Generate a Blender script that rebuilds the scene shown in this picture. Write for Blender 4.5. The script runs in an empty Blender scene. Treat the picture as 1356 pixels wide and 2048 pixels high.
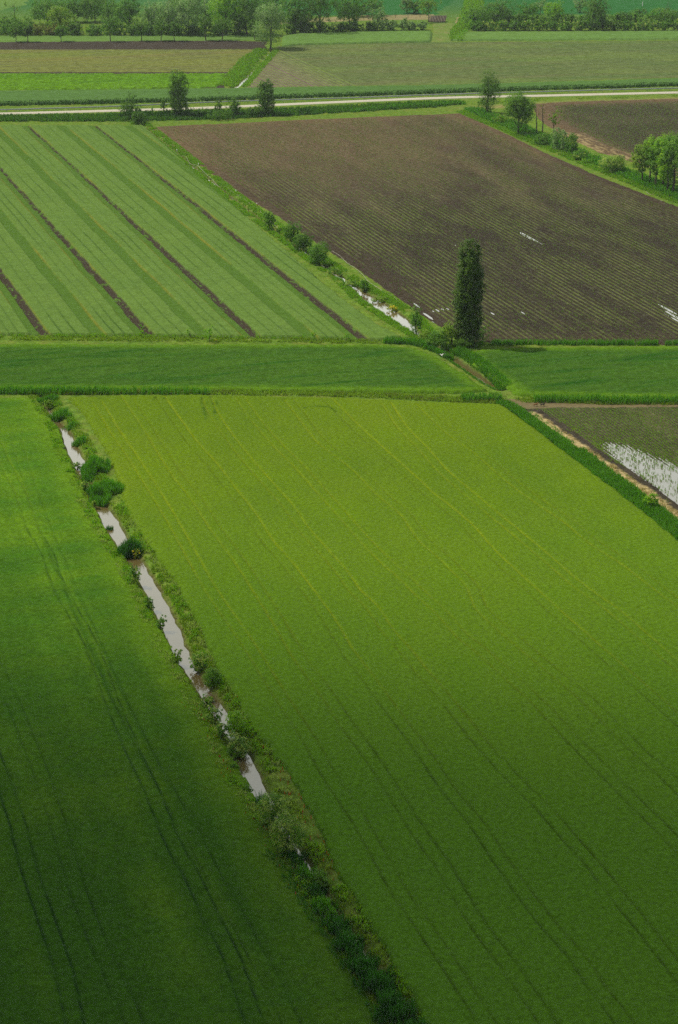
import bpy, bmesh, math, random
import numpy as np
from mathutils import Vector, Matrix
R = math.radians
rng = np.random.default_rng(11)
random.seed(5)
sc = bpy.context.scene
col = sc.collection

# ------------------------------------------------------------------ camera, world, sun, exposure
CAM_H = 130.0; FPX = 4200.0; PITCH = math.atan(1524.0/4200.0)
cam_d = bpy.data.cameras.new('camera'); cam = bpy.data.objects.new('camera', cam_d); col.objects.link(cam)
cam.location = (0, 0, CAM_H); cam.rotation_euler = (math.pi/2 - PITCH, 0, 0)
cam_d.sensor_fit = 'VERTICAL'; cam_d.sensor_height = 24.0; cam_d.lens = FPX/2048*24.0
cam_d.clip_start = 1.0; cam_d.clip_end = 20000
sc.camera = cam

SUN_EL = R(54); SUN_AZ = math.atan2(0.40, -1.0)          # direction towards the sun in the xy plane (left, slightly behind)
sun_dir = Vector((math.cos(SUN_EL)*math.cos(SUN_AZ), math.cos(SUN_EL)*math.sin(SUN_AZ), math.sin(SUN_EL)))
w = bpy.data.worlds.new('World'); sc.world = w; w.use_nodes = True
nt = w.node_tree; nt.nodes.clear()
out = nt.nodes.new('ShaderNodeOutputWorld'); bg = nt.nodes.new('ShaderNodeBackground'); sky = nt.nodes.new('ShaderNodeTexSky')
sky.sky_type = 'NISHITA'; sky.sun_disc = False; sky.sun_elevation = SUN_EL
sky.sun_rotation = math.pi/2 - SUN_AZ; sky.dust_density = 2.0; sky.air_density = 1.0
tc = nt.nodes.new('ShaderNodeTexCoord'); ns = nt.nodes.new('ShaderNodeTexNoise'); ns.inputs['Scale'].default_value = 2.2
ns.inputs['Detail'].default_value = 6
cr = nt.nodes.new('ShaderNodeValToRGB'); cr.color_ramp.elements[0].position = .34; cr.color_ramp.elements[1].position = .60
mx = nt.nodes.new('ShaderNodeMixRGB'); mx.inputs['Color2'].default_value = (6.5, 6.6, 6.6, 1)     # sunlit broken white cloud
nt.links.new(tc.outputs['Generated'], ns.inputs['Vector']); nt.links.new(ns.outputs['Fac'], cr.inputs['Fac'])
nt.links.new(cr.outputs['Color'], mx.inputs['Fac']); nt.links.new(sky.outputs['Color'], mx.inputs['Color1'])
# added bright band in the far sky, lightens the reflection in the water
sx = nt.nodes.new('ShaderNodeSeparateXYZ'); nt.links.new(tc.outputs['Generated'], sx.inputs['Vector'])
by = nt.nodes.new('ShaderNodeMapRange'); by.interpolation_type = 'SMOOTHSTEP'; by.inputs['From Min'].default_value = .55; by.inputs['From Max'].default_value = .85; nt.links.new(sx.outputs['Y'], by.inputs['Value'])
bm_ = nt.nodes.new('ShaderNodeMixRGB'); bm_.inputs['Color2'].default_value = (30, 32, 30.5, 1); nt.links.new(by.outputs['Result'], bm_.inputs['Fac']); nt.links.new(mx.outputs['Color'], bm_.inputs['Color1'])
nt.links.new(bm_.outputs['Color'], bg.inputs['Color']); bg.inputs['Strength'].default_value = 0.06
nt.links.new(bg.outputs['Background'], out.inputs['Surface'])
sl = bpy.data.lights.new('sun', 'SUN'); sl.energy = 3.8; sl.angle = R(0.5); sl.color = (1.0, .94, .79)
so = bpy.data.objects.new('sun', sl); col.objects.link(so)
so.rotation_euler = (-sun_dir).to_track_quat('-Z', 'Y').to_euler(); so.location = (0, 0, 900)
sc.view_settings.view_transform = 'Standard'; sc.view_settings.look = 'None'
sc.view_settings.exposure = 0.18; sc.view_settings.gamma = 1.0
sc.cycles.max_bounces = 7; sc.cycles.diffuse_bounces = 4; sc.cycles.glossy_bounces = 2
sc.cycles.transmission_bounces = 3; sc.cycles.transparent_max_bounces = 4; sc.cycles.volume_bounces = 0
sc.cycles.use_denoising = False; sc.cycles.denoiser = 'OPENIMAGEDENOISE'; sc.cycles.denoising_input_passes = 'RGB_ALBEDO_NORMAL'

# ------------------------------------------------------------------ ground mapping and noise helpers
SP, CP = math.sin(PITCH), math.cos(PITCH)
def G(px, py, z=0.0):
    """photo pixel -> point of the plane at height z"""
    X = (np.asarray(px, float) - 678.0)/FPX; Yv = (1024.0 - np.asarray(py, float))/FPX
    dx = X; dy = CP + Yv*SP; dz = -SP + Yv*CP
    t = (z - CAM_H)/dz
    return np.stack([dx*t, dy*t], -1)
def g(px, py, z=0.0):
    p = G(px, py, z); return float(p[0]), float(p[1])
def mpp(py):                                               # metres per photo pixel across, at foot row py
    d = -SP + (1024.0-py)/FPX*CP
    return CAM_H/(-d)/FPX
YAW = math.atan2(1400.0, 4468.0)                            # the plots run away from the viewer 17 degrees to the left
UX, UY = -math.sin(YAW), math.cos(YAW); VX, VY = UY, -UX
def to_uv(P): return P[..., 0]*UX + P[..., 1]*UY, P[..., 0]*VX + P[..., 1]*VY
def hsh(i, j, s):
    h = (i.astype(np.int64)*374761393 + j.astype(np.int64)*668265263 + s*974711) & 0xffffffff
    h = ((h ^ (h >> 13))*1274126177) & 0xffffffff
    h = (h ^ (h >> 16)) & 0xffff
    return h/65535.0
def vn(x, y, s=0):
    i = np.floor(x); j = np.floor(y); fx = x-i; fy = y-j
    fx = fx*fx*(3-2*fx); fy = fy*fy*(3-2*fy)
    a = hsh(i, j, s); b = hsh(i+1, j, s); c = hsh(i, j+1, s); d = hsh(i+1, j+1, s)
    return (a*(1-fx)+b*fx)*(1-fy) + (c*(1-fx)+d*fx)*fy - .5
def fbm(x, y, s=0, o=3):
    r = 0; a = 1.0
    for k in range(o): r = r + a*vn(x*2**k, y*2**k, s+k*7); a *= .5
    return r
def sstep(x, a, b):
    t = np.clip((x-a)/(b-a), 0, 1); return t*t*(3-2*t)
def pdist(P, line, wid=None):
    """distance of points P (N,2) to a polyline (M,2); returns distance and interpolated width"""
    P = P.reshape(-1, 2); best = np.full(len(P), 1e9); bw = np.zeros(len(P))
    for k in range(len(line)-1):
        a = line[k]; b = line[k+1]; ab = b-a; t = np.clip(((P-a)@ab)/(ab@ab), 0, 1)
        d = np.hypot(*(P - a - t[:, None]*ab).T)
        m = d < best; best[m] = d[m]
        if wid is not None: bw[m] = (wid[k]*(1-t)+wid[k+1]*t)[m]
    return best, bw
def sdf(P, poly):
    P = P.reshape(-1, 2); n = len(poly); d = np.full(len(P), 1e9); ins = np.zeros(len(P), bool)
    for k in range(n):
        a = poly[k]; b = poly[(k+1) % n]; ab = b-a; t = np.clip(((P-a)@ab)/(ab@ab), 0, 1)
        d = np.minimum(d, np.hypot(*(P - a - t[:, None]*ab).T))
        c = (a[1] > P[:, 1]) != (b[1] > P[:, 1])
        with np.errstate(divide='ignore', invalid='ignore'):
            xi = a[0] + (P[:, 1]-a[1])/(b[1]-a[1])*(b[0]-a[0])
        ins ^= c & (P[:, 0] < xi)
    return np.where(ins, d, -d)

def tag(o, label=None, cat=None, group=None, kind=None):
    if label: o['label'] = label
    if cat: o['category'] = cat
    if group: o['group'] = group
    if kind: o['kind'] = kind
    return o
def mesh(name, V, F, mat=None, parent=None, attrs=None, mats=None, midx=None, smooth=False):
    me = bpy.data.meshes.new(name); V = np.asarray(V, np.float32); F = np.asarray(F, np.int32)
    nf, k = F.shape
    me.vertices.add(len(V)); me.vertices.foreach_set('co', V.ravel())
    me.loops.add(nf*k); me.loops.foreach_set('vertex_index', F.ravel())
    me.polygons.add(nf); me.polygons.foreach_set('loop_start', np.arange(0, nf*k, k, dtype=np.int32))
    me.polygons.foreach_set('loop_total', np.full(nf, k, np.int32))
    if smooth: me.polygons.foreach_set('use_smooth', np.ones(nf, bool))
    if attrs:
        for an, av in attrs.items():
            a = me.attributes.new(an, 'FLOAT', 'POINT'); a.data.foreach_set('value', np.asarray(av, np.float32))
    me.update(calc_edges=True)
    for m in (mats or ([mat] if mat else [])): me.materials.append(m)
    if midx is not None: me.polygons.foreach_set('material_index', np.asarray(midx, np.int32))
    o = bpy.data.objects.new(name, me); col.objects.link(o)
    if parent: o.parent = parent
    return o

# ------------------------------------------------------------------ materials
def nodes(m):
    m.use_nodes = True; t = m.node_tree; t.nodes.clear()
    return t, t.nodes, t.links
def field_mat(name, c1, c2, fine=3.0, finek=.5, stretch=(1, 1), big=.02, c3=None, bump=.25, masks=(), rough=.75, transl=0.0, bigk=1.0, leaf=None, ramp=(.35, .68)):
    """two or three plant/soil colours mixed by noise in plot coordinates; masks = (attribute, colour) mixed on top"""
    m = bpy.data.materials.new(name); t, N, L = nodes(m)
    o = N.new('ShaderNodeOutputMaterial'); b = N.new('ShaderNodeBsdfPrincipled'); b.inputs['Roughness'].default_value = rough
    b.inputs['Specular IOR Level'].default_value = 0
    tc = N.new('ShaderNodeTexCoord'); mp = N.new('ShaderNodeMapping'); mp.inputs['Rotation'].default_value = (0, 0, -YAW)
    mp2 = N.new('ShaderNodeMapping'); mp2.inputs['Scale'].default_value = (stretch[0], stretch[1], 1)
    L.new(tc.outputs['Object'], mp.inputs['Vector']); L.new(mp.outputs['Vector'], mp2.inputs['Vector'])
    def noise(sc_, det=4, vec=mp2):
        n = N.new('ShaderNodeTexNoise'); n.inputs['Scale'].default_value = sc_; n.inputs['Detail'].default_value = det
        n.inputs['Roughness'].default_value = .6; L.new(vec.outputs['Vector'], n.inputs['Vector']); return n
    def mixc(fac, a, bb, k=None):
        x = N.new('ShaderNodeMixRGB')
        if k is not None: x.blend_type = k
        if isinstance(fac, float): x.inputs['Fac'].default_value = fac
        else: L.new(fac, x.inputs['Fac'])
        for s, v in (('Color1', a), ('Color2', bb)):
            if isinstance(v, tuple): x.inputs[s].default_value = (*v, 1)
            else: L.new(v, x.inputs[s])
        return x.outputs['Color']
    def ramp_(src, a, bb):
        r = N.new('ShaderNodeMapRange'); r.inputs['From Min'].default_value = a; r.inputs['From Max'].default_value = bb
        L.new(src, r.inputs['Value']); return r.outputs['Result']
    nb = noise(big, 5); c = mixc(ramp_(nb.outputs['Fac'], *ramp), c1, c2)
    if c3:
        nm = noise(big*4.3, 5); c = mixc(ramp_(nm.outputs['Fac'], .48, .72), c, c3)
    for an, cc in masks:
        a = N.new('ShaderNodeAttribute'); a.attribute_name = an; c = mixc(a.outputs['Fac'], c, cc)
    nf = noise(fine, 3, mp); nf2 = noise(fine*.27, 3, mp)
    h = N.new('ShaderNodeMath'); h.operation = 'MULTIPLY'; L.new(nf.outputs['Fac'], h.inputs[0]); L.new(nf2.outputs['Fac'], h.inputs[1])
    v = ramp_(h.outputs[0], .12, .40)
    mr = N.new('ShaderNodeMapRange'); mr.inputs['To Min'].default_value = 1-finek; mr.inputs['To Max'].default_value = 1+finek; L.new(v, mr.inputs['Value'])
    hs = N.new('ShaderNodeHueSaturation'); L.new(c, hs.inputs['Color']); L.new(mr.outputs['Result'], hs.inputs['Value'])
    L.new(hs.outputs['Color'], b.inputs['Base Color'])
    if bump:
        bp = N.new('ShaderNodeBump'); bp.inputs['Strength'].default_value = 1.0; bp.inputs['Distance'].default_value = bump
        L.new(h.outputs[0], bp.inputs['Height']); L.new(bp.outputs['Normal'], b.inputs['Normal'])
    L.new(b.outputs['BSDF'], o.inputs['Surface'])
    return m
def leaf_mat(name, c1, c2, transl=.35, scale=.5, rough=.6, c3=None, tk=(.8, 1.15, .35)):
    m = bpy.data.materials.new(name); t, N, L = nodes(m)
    o = N.new('ShaderNodeOutputMaterial'); d = N.new('ShaderNodeBsdfPrincipled'); d.inputs['Roughness'].default_value = rough
    d.inputs['Specular IOR Level'].default_value = .08
    tr = N.new('ShaderNodeBsdfTranslucent'); ms = N.new('ShaderNodeMixShader'); ms.inputs['Fac'].default_value = transl
    a = N.new('ShaderNodeAttribute'); a.attribute_name = 'rnd'
    x = N.new('ShaderNodeMixRGB'); x.inputs['Color1'].default_value = (*c1, 1); x.inputs['Color2'].default_value = (*c2, 1)
    tc = N.new('ShaderNodeTexCoord'); n = N.new('ShaderNodeTexNoise'); n.inputs['Scale'].default_value = scale; n.inputs['Detail'].default_value = 2
    L.new(tc.outputs['Object'], n.inputs['Vector'])
    ad = N.new('ShaderNodeMath'); ad.operation = 'MULTIPLY_ADD'; ad.inputs[1].default_value = .9; L.new(n.outputs['Fac'], ad.inputs[0])
    sb = N.new('ShaderNodeMath'); sb.operation = 'SUBTRACT'; sb.inputs[1].default_value = .47; L.new(a.outputs['Fac'], sb.inputs[0]); L.new(sb.outputs[0], ad.inputs[2])
    ad.use_clamp = True
    L.new(ad.outputs[0], x.inputs['Fac'])
    src = x.outputs['Color']
    if c3:
        y = N.new('ShaderNodeMixRGB'); y.inputs['Color2'].default_value = (*c3, 1); L.new(src, y.inputs['Color1'])
        mr = N.new('ShaderNodeAttribute'); mr.attribute_name = 'flw'; L.new(mr.outputs['Fac'], y.inputs['Fac']); src = y.outputs['Color']
    L.new(src, d.inputs['Base Color'])
    mu = N.new('ShaderNodeMixRGB'); mu.blend_type = 'MULTIPLY'; mu.inputs['Fac'].default_value = 1; mu.inputs['Color2'].default_value = (*tk, 1)
    L.new(src, mu.inputs['Color1']); L.new(mu.outputs['Color'], tr.inputs['Color'])
    L.new(d.outputs['BSDF'], ms.inputs[1]); L.new(tr.outputs['BSDF'], ms.inputs[2]); L.new(ms.outputs['Shader'], o.inputs['Surface'])
    return m
def plain(name, c, rough=.7, noise=.25, scale=6, metal=0):
    m = bpy.data.materials.new(name); t, N, L = nodes(m)
    o = N.new('ShaderNodeOutputMaterial'); d = N.new('ShaderNodeBsdfPrincipled'); d.inputs['Roughness'].default_value = rough; d.inputs['Metallic'].default_value = metal
    tc = N.new('ShaderNodeTexCoord'); n = N.new('ShaderNodeTexNoise'); n.inputs['Scale'].default_value = scale; L.new(tc.outputs['Object'], n.inputs['Vector'])
    x = N.new('ShaderNodeMixRGB'); x.inputs['Color1'].default_value = tuple(v*(1-noise) for v in c)+(1,); x.inputs['Color2'].default_value = tuple(min(1, v*(1+noise)) for v in c)+(1,)
    L.new(n.outputs['Fac'], x.inputs['Fac']); L.new(x.outputs['Color'], d.inputs['Base Color']); L.new(d.outputs['BSDF'], o.inputs['Surface'])
    return m
def water_mat(name, c=(.10, .078, .028), ripple=.012, spec=1.0):
    m = bpy.data.materials.new(name); t, N, L = nodes(m)
    o = N.new('ShaderNodeOutputMaterial'); d = N.new('ShaderNodeBsdfPrincipled')
    d.inputs['Base Color'].default_value = (*c, 1); d.inputs['Roughness'].default_value = .04; d.inputs['IOR'].default_value = 1.33
    d.inputs['Specular IOR Level'].default_value = spec
    tc = N.new('ShaderNodeTexCoord'); n = N.new('ShaderNodeTexNoise'); n.inputs['Scale'].default_value = 2.5; n.inputs['Detail'].default_value = 3
    L.new(tc.outputs['Object'], n.inputs['Vector'])
    bp = N.new('ShaderNodeBump'); bp.inputs['Distance'].default_value = ripple; bp.inputs['Strength'].default_value = 1
    L.new(n.outputs['Fac'], bp.inputs['Height']); L.new(bp.outputs['Normal'], d.inputs['Normal']); L.new(d.outputs['BSDF'], o.inputs['Surface'])
    return m

M_ground = field_mat('grass_ground', (.115, .185, .022), (.085, .165, .020), fine=2.2, finek=.45, big=.05, c3=(.15, .175, .035), bump=.3,
                     masks=(('dirt', (.085, .062, .035)), ('far', (.035, .120, .036)), ('dry', (.24, .19, .085))))
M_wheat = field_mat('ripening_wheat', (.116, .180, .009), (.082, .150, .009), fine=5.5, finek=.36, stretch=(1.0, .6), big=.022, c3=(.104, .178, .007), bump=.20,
                    masks=(('young', (.060, .165, .012)), ('rutd', (.034, .080, .008)), ('rut', (.23, .27, .004))))  # 'young' turns the near crop greener, with the cloud shade's tone painted in
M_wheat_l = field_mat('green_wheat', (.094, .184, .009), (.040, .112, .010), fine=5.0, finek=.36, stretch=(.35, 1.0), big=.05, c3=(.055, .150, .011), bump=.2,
                      masks=(('young', (.033, .092, .008)), ('rutd', (.018, .055, .010)), ('rut', (.15, .235, .012)), ('edge', (.105, .200, .010))), ramp=(.34, .66))  # 'young' paints cloud shade into the crop colour, near and to the left
M_strip = field_mat('strip_wheat', (.050, .114, .012), (.039, .096, .011), fine=3.0, finek=.35, stretch=(.12, 1.0), big=.10, c3=(.020, .078, .008), bump=.3,
                    masks=(('edge', (.085, .175, .009)),))
M_beds = field_mat('bed_crop', (.102, .174, .033), (.090, .160, .031), fine=2.6, finek=.22, big=.06, bump=.2,
                   masks=(('green', (.066, .130, .019)), ('dark', (.030, .070, .012)), ('gold', (.19, .155, .015)), ('soil', (.048, .040, .027))))
M_soil = field_mat('ploughed_soil', (.064, .054, .037), (.044, .040, .030), fine=2.2, finek=.40, stretch=(1.0, .22), big=.022, c3=(.092, .075, .050), bump=.12, rough=.8,
                   masks=(('wet', (.035, .030, .022)), ('pale', (.120, .085, .047)), ('straw', (.34, .27, .13)), ('row', (.135, .165, .045))))
M_road = plain('pale_gravel', (.38, .345, .27), .85, .14, .8)
M_water = water_mat('ditch_water')
M_track = field_mat('wet_track_mud', (.17, .135, .07), (.14, .12, .06), fine=2, finek=.2, big=.1, bump=.03)
M_trunk = plain('bark', (.09, .075, .055), .9, .35, 5)
M_metal = plain('galvanised_steel', (.36, .39, .43), .6, .08, 2, 0)
M_hose = plain('pale_hose', (.30, .28, .20), .6, .1, 2)
M_white = plain('white_plastic', (.75, .75, .72), .5, .05, 3)
M_red = plain('orange_plastic', (.55, .16, .04), .5, .05, 3)

# ------------------------------------------------------------------ water courses (pixel x, y, half width in metres)
D1 = [(84, 795, .4), (103, 830, .5), (130, 862, 1.0), (148, 905, 1.6), (174, 960, 1.0), (196, 1005, 1.4), (224, 1050, 1.7), (250, 1095, 1.4), (276, 1130, 1.3), (308, 1190, 1.55),
      (343, 1260, 1.6), (368, 1320, 1.35), (396, 1365, 1.0), (420, 1400, 1.3), (445, 1435, 1.2), (466, 1480, .9), (487, 1520, 1.45), (515, 1580, 1.5), (548, 1630, .8), (600, 1710, .5),
      (655, 1800, .4), (725, 1910, .4), (820, 2050, .4), (1010, 2400, .4)]
D2 = [(265, 240, .3), (345, 300, .35), (420, 362, .4), (500, 425, .35), (560, 470, .35), (640, 528, .4), (690, 562, .6), (722, 586, 1.3), (740, 598, 2.3), (775, 622, 2.4), (812, 648, 2.0), (835, 668, .9), (850, 680, .7),
      (880, 703, 1.2), (905, 718, 1.2), (940, 743, 1.05), (980, 770, 1.05), (1003, 783, .7)]
D3 = [(466, 178, 1.5), (484, 166, 1.5), (505, 140, 1.6), (541, 103, 1.4)]
D4 = [(1018, 804, .5), (1046, 822, .8), (1085, 852, .4), (1160, 905, .3)]
def course(D): a = np.array(D, float); return G(a[:, 0], a[:, 1], -.7), a[:, 2]*.82
COURSES = [course(D) for D in (D1, D2, D3, D4)]
def zg(P):
    """height of the terrain: flat plain with ditches cut into it"""
    P = np.asarray(P, float); sh = P.shape[:-1]; Q = P.reshape(-1, 2); z = .10*fbm(Q[:, 0]/14, Q[:, 1]/14, 3, 3)
    z = np.minimum(z, 0.02)
    for li, wi in COURSES:
        lo = li.min(0)-8; hi = li.max(0)+8
        k = np.where((Q[:, 0] > lo[0]) & (Q[:, 0] < hi[0]) & (Q[:, 1] > lo[1]) & (Q[:, 1] < hi[1]))[0]
        if not len(k): continue
        d, wd = pdist(Q[k], li, wi)
        wd = wd + .4*fbm(Q[k, 0]/2.2, Q[k, 1]/2.2, 21, 3)
        t = np.clip((d - wd)/1.3, -1, 1)
        zz = np.where(t > 0, -.7 + .7*t**.8, -.7 + .5*t)
        z[k] = np.minimum(z[k], np.where(t >= 1, 10, zz))
    return z.reshape(sh)

# ------------------------------------------------------------------ terrain sheet
def axis(parts):
    a = []
    for x0, x1, st in parts: a += list(np.arange(x0, x1, st))
    return np.array(a + [parts[-1][1]])
def grid_faces(nu, nv):
    i = np.arange(nu-1)[:, None]*nv + np.arange(nv-1)[None, :]
    return np.stack([i, i+nv, i+nv+1, i+1], -1).reshape(-1, 4)
ua = axis([(-3000, -200, 400), (-200, 150, 50), (150, 900, 1.3), (900, 1500, 12), (1500, 9000, 500)])
va = axis([(-5000, -200, 400), (-200, -30, 10), (-30, 340, .55), (340, 500, 10), (500, 5000, 500)])
allp = np.concatenate([c[0] for c in COURSES]); cu, cv = to_uv(allp)
V0, V1 = cv.min()-6, cv.max()+6
va = axis([(-6000, -300, 500), (-300, V0, 12), (V0, V1, .5), (V1, V1+260, 12), (V1+260, 6000, 500)])
UU, VV = np.meshgrid(ua, va, indexing='ij')
X = UU*UX + VV*VX; Y = UU*UY + VV*VY; P = np.stack([X, Y], -1); Z = zg(P)
farm = sstep(Y, 1060, 1180)*.9
dry_l = G([930, 1000, 1100, 1356, 1500], [215, 214, 207, 196, 192]); dd, _ = pdist(P, dry_l)
dry = np.clip(1-dd.reshape(X.shape)/7, 0, 1)*(.55+.9*fbm(X/3, Y/3, 9, 3))
dirt = np.clip(.8*sstep(-Z, .30, .6)*(0.85+.5*fbm(X/1.2, Y/1.2, 5, 3)), 0, 1)
ground = mesh('ground', np.stack([X, Y, Z], -1).reshape(-1, 3), grid_faces(len(ua), len(va)), M_ground,
              attrs={'dirt': dirt.ravel(), 'far': farm.ravel(), 'dry': np.clip(dry, 0, 1).ravel()}, smooth=True)
tag(ground, kind='structure')
def ribbon(name, line, wid, z, mat, kind='structure', label=None):
    li = np.asarray(line); t = np.gradient(li, axis=0); t /= np.hypot(*t.T)[:, None]; n = np.stack([-t[:, 1], t[:, 0]], -1)
    w_ = np.broadcast_to(np.asarray(wid, float), (len(li),))[:, None]
    Vv = np.concatenate([np.c_[li+n*w_, np.full(len(li), z)], np.c_[li-n*w_, np.full(len(li), z)]]); k = len(li)
    F = [(i, i+1, k+i+1, k+i) for i in range(k-1)]
    return tag(mesh(name, Vv, F, mat), kind=kind)
for (li, wi), nm in zip(COURSES, ('water_near_ditch', 'water_field_ditch', 'water_far_ditch', 'water_reed_ditch')):
    wt = ribbon('water', li, wi+1.2, -.7, M_water)

# ------------------------------------------------------------------ crop and soil sheets
def smoothline(pts, n=8):
    """Catmull-Rom through the given points"""
    p = np.asarray(pts, float); q = np.vstack([2*p[0]-p[1], p, 2*p[-1]-p[-2]]); o = []
    for i in range(len(p)-1):
        a, b, c, d = q[i:i+4]
        for t in np.linspace(0, 1, n, endpoint=False):
            o.append(.5*((2*b)+(c-a)*t+(2*a-5*b+4*c-d)*t*t+(3*b-a-3*c+d)*t**3))
    return np.array(o+[p[-1]])
def field(name, poly, h, step, mat, zf, rag=.3, foot=-.03, su=None, attf=None, label=None, cat=None, kind='stuff', smooth=False):
    pp = np.array(poly, float); W = G(pp[:, 0], pp[:, 1], h); u, v = to_uv(W)
    su = su or step
    uu = np.arange(u.min()-su, u.max()+su, su); vv = np.arange(v.min()-step, v.max()+step, step)
    U_, V_ = np.meshgrid(uu, vv, indexing='ij'); X_ = U_*UX+V_*VX; Y_ = U_*UY+V_*VY
    P_ = np.stack([X_, Y_], -1); s = sdf(P_, W).reshape(X_.shape)
    s = s + rag*2*fbm(X_/2.5, Y_/2.5, 31, 3) + rag*.8*vn(X_/.5, Y_/.5, 77)
    ins = s > 0
    keep = ins[:-1, :-1] | ins[1:, :-1] | ins[1:, 1:] | ins[:-1, 1:]
    F = grid_faces(len(uu), len(vv))[keep.ravel()]
    used = np.unique(F); rm = np.full(X_.size, -1, np.int64); rm[used] = np.arange(len(used)); F = rm[F]
    u1, v1, x1, y1, s1 = (q.ravel()[used] for q in (U_, V_, X_, Y_, s))
    z, at = zf(u1, v1, x1, y1, s1)
    z = np.where(s1 > 0, z, foot)
    o = mesh(name, np.stack([x1, y1, z], -1), F, mat, attrs=at, smooth=smooth)
    return tag(o, label, cat, kind=kind)

RUTS_C = [  # right-hand wheel rut of each pair across the ripening wheat, photo pixels
 [(205,805),(245,870),(290,935),(350,1031),(401,1121),(441,1190),(501,1275),(571,1386),(631,1476),(676,1556),(727,1631),(767,1697),(816,1784),(891,1891),(986,2037),(1080,2180),(1200,2380)],
 [(262,792),(305,855),(336,905),(366,950),(406,1001),(446,1061),(491,1121),(533,1185),(571,1245),(616,1320),(666,1386),(706,1446),(746,1500),(797,1576),(853,1664),(904,1734),(967,1841),(1030,1923),(1112,2043),(1230,2220)],
 [(331,795),(366,845),(396,885),(436,930),(471,976),(511,1026),(546,1081),(586,1126),(629,1183),(671,1240),(707,1300),(757,1366),(802,1426),(863,1506),(910,1576),(967,1645),(1018,1721),(1068,1790),(1112,1847),(1169,1910),(1207,1967),(1264,2043),(1400,2240)],
 [(424,797),(436,825),(466,870),(501,915),(546,966),(586,1011),(621,1061),(662,1106),(697,1146),(721,1180),(757,1215),(787,1260),(827,1305),(862,1350),(907,1400),(989,1500),(1043,1557),(1093,1607),(1150,1670),(1201,1727),(1251,1790),(1308,1860),(1352,1917),(1500,2100)],
 [(489,795),(526,845),(566,890),(611,935),(657,986),(702,1036),(747,1086),(787,1126),(820,1154),(850,1184),(894,1224),(939,1273),(974,1300),(1085,1400),(1156,1475),(1203,1522),(1247,1566),(1294,1613),(1356,1673),(1500,1830)],
 [(588,800),(616,835),(651,880),(682,905),(727,940),(772,986),(820,1026),(844,1059),(864,1084),(899,1114),(949,1164),(964,1190),(974,1214),(1004,1244),(1069,1300),(1188,1400),(1289,1500),(1356,1560),(1500,1700)],
 [(664,797),(692,825),(727,860),(772,900),(820,943),(844,964),(864,984),(909,1019),(949,1054),(979,1089),(1019,1129),(1069,1174),(1124,1224),(1208,1298),(1326,1400),(1450,1510)],
 [(784,808),(815,855),(854,895),(894,940),(939,979),(999,1029),(1049,1069),(1114,1124),(1173,1174),(1243,1224),(1328,1298),(1450,1400)],
 [(852,808),(889,845),(924,875),(964,902),(1024,954),(1084,999),(1144,1039),(1198,1084),(1268,1129),(1348,1190),(1450,1260)]]
RUTS_L = [
 [(-18,845),(0,875),(21,924),(53,984),(77,1054),(106,1103),(123,1153),(151,1209),(183,1262),(204,1307),(225,1364),(246,1420),(284,1507),(324,1592),(361,1681),(402,1754),(439,1832),(476,1902),(500,1965),(530,2048),(620,2250)],
 [(45,880),(66,950),(98,1040),(130,1120),(165,1200),(205,1290),(250,1390),(300,1490),(350,1580),(395,1660),(450,1760),(500,1850),(560,1960),(600,2040),(660,2160)],
 [(-60,1180),(-30,1260),(20,1360),(60,1450),(95,1540),(130,1640),(160,1740),(195,1840),(240,1940),(290,2050),(350,2200)],
 [(-60,1380),(-20,1460),(22,1559),(48,1636),(74,1732),(103,1817),(129,1891),(151,1961),(168,2046),(210,2250)]]
def rutmap(ruts, hz, gauge=2.0):
    ls = []
    for r in ruts:
        a = smoothline(np.array(r, float)); W = G(a[:, 0], a[:, 1], hz); u, v = to_uv(W); k = np.argsort(u); ls.append((u[k], v[k]))
    def f(u, v):
        d = np.full(u.shape, 99.0); side = np.zeros(u.shape, int)
        for n, (ru, rv) in enumerate(ls):
            c = np.interp(u, ru, rv) ; c = c + .05*vn(u/1.7, u*0+n, 5)
            out_ = (u < ru[0]) | (u > ru[-1]+1)
            for q, g_ in enumerate((0, -gauge)):
                dd_ = np.abs(v-c-g_) + out_*50; m_ = dd_ < d; d[m_] = dd_[m_]; side[m_] = n*2+q
        return d, side
    return f
rc = rutmap(RUTS_C, .6); rl = rutmap(RUTS_L, .5)
H_W = .72
MARKS = [G(np.array(a, float)[:, 0], np.array(a, float)[:, 1], .7) for a in ([(305,799),(309,795),(313,793)],[(328,797),(331,793)],[(402,795),(403,806),(407,815),(410,828),(411,840)],[(414,803),(413,812)],[(421,793),(426,806),(430,822),(432,838)],[(431,802),(435,806),(433,812)],[(565,797),(567,802)],[(563,799),(569,797)],
 [(607,816),(620,812),(640,812),(660,814),(672,822)],[(490,841),(500,840)],[(198,797),(208,797)])]
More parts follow.
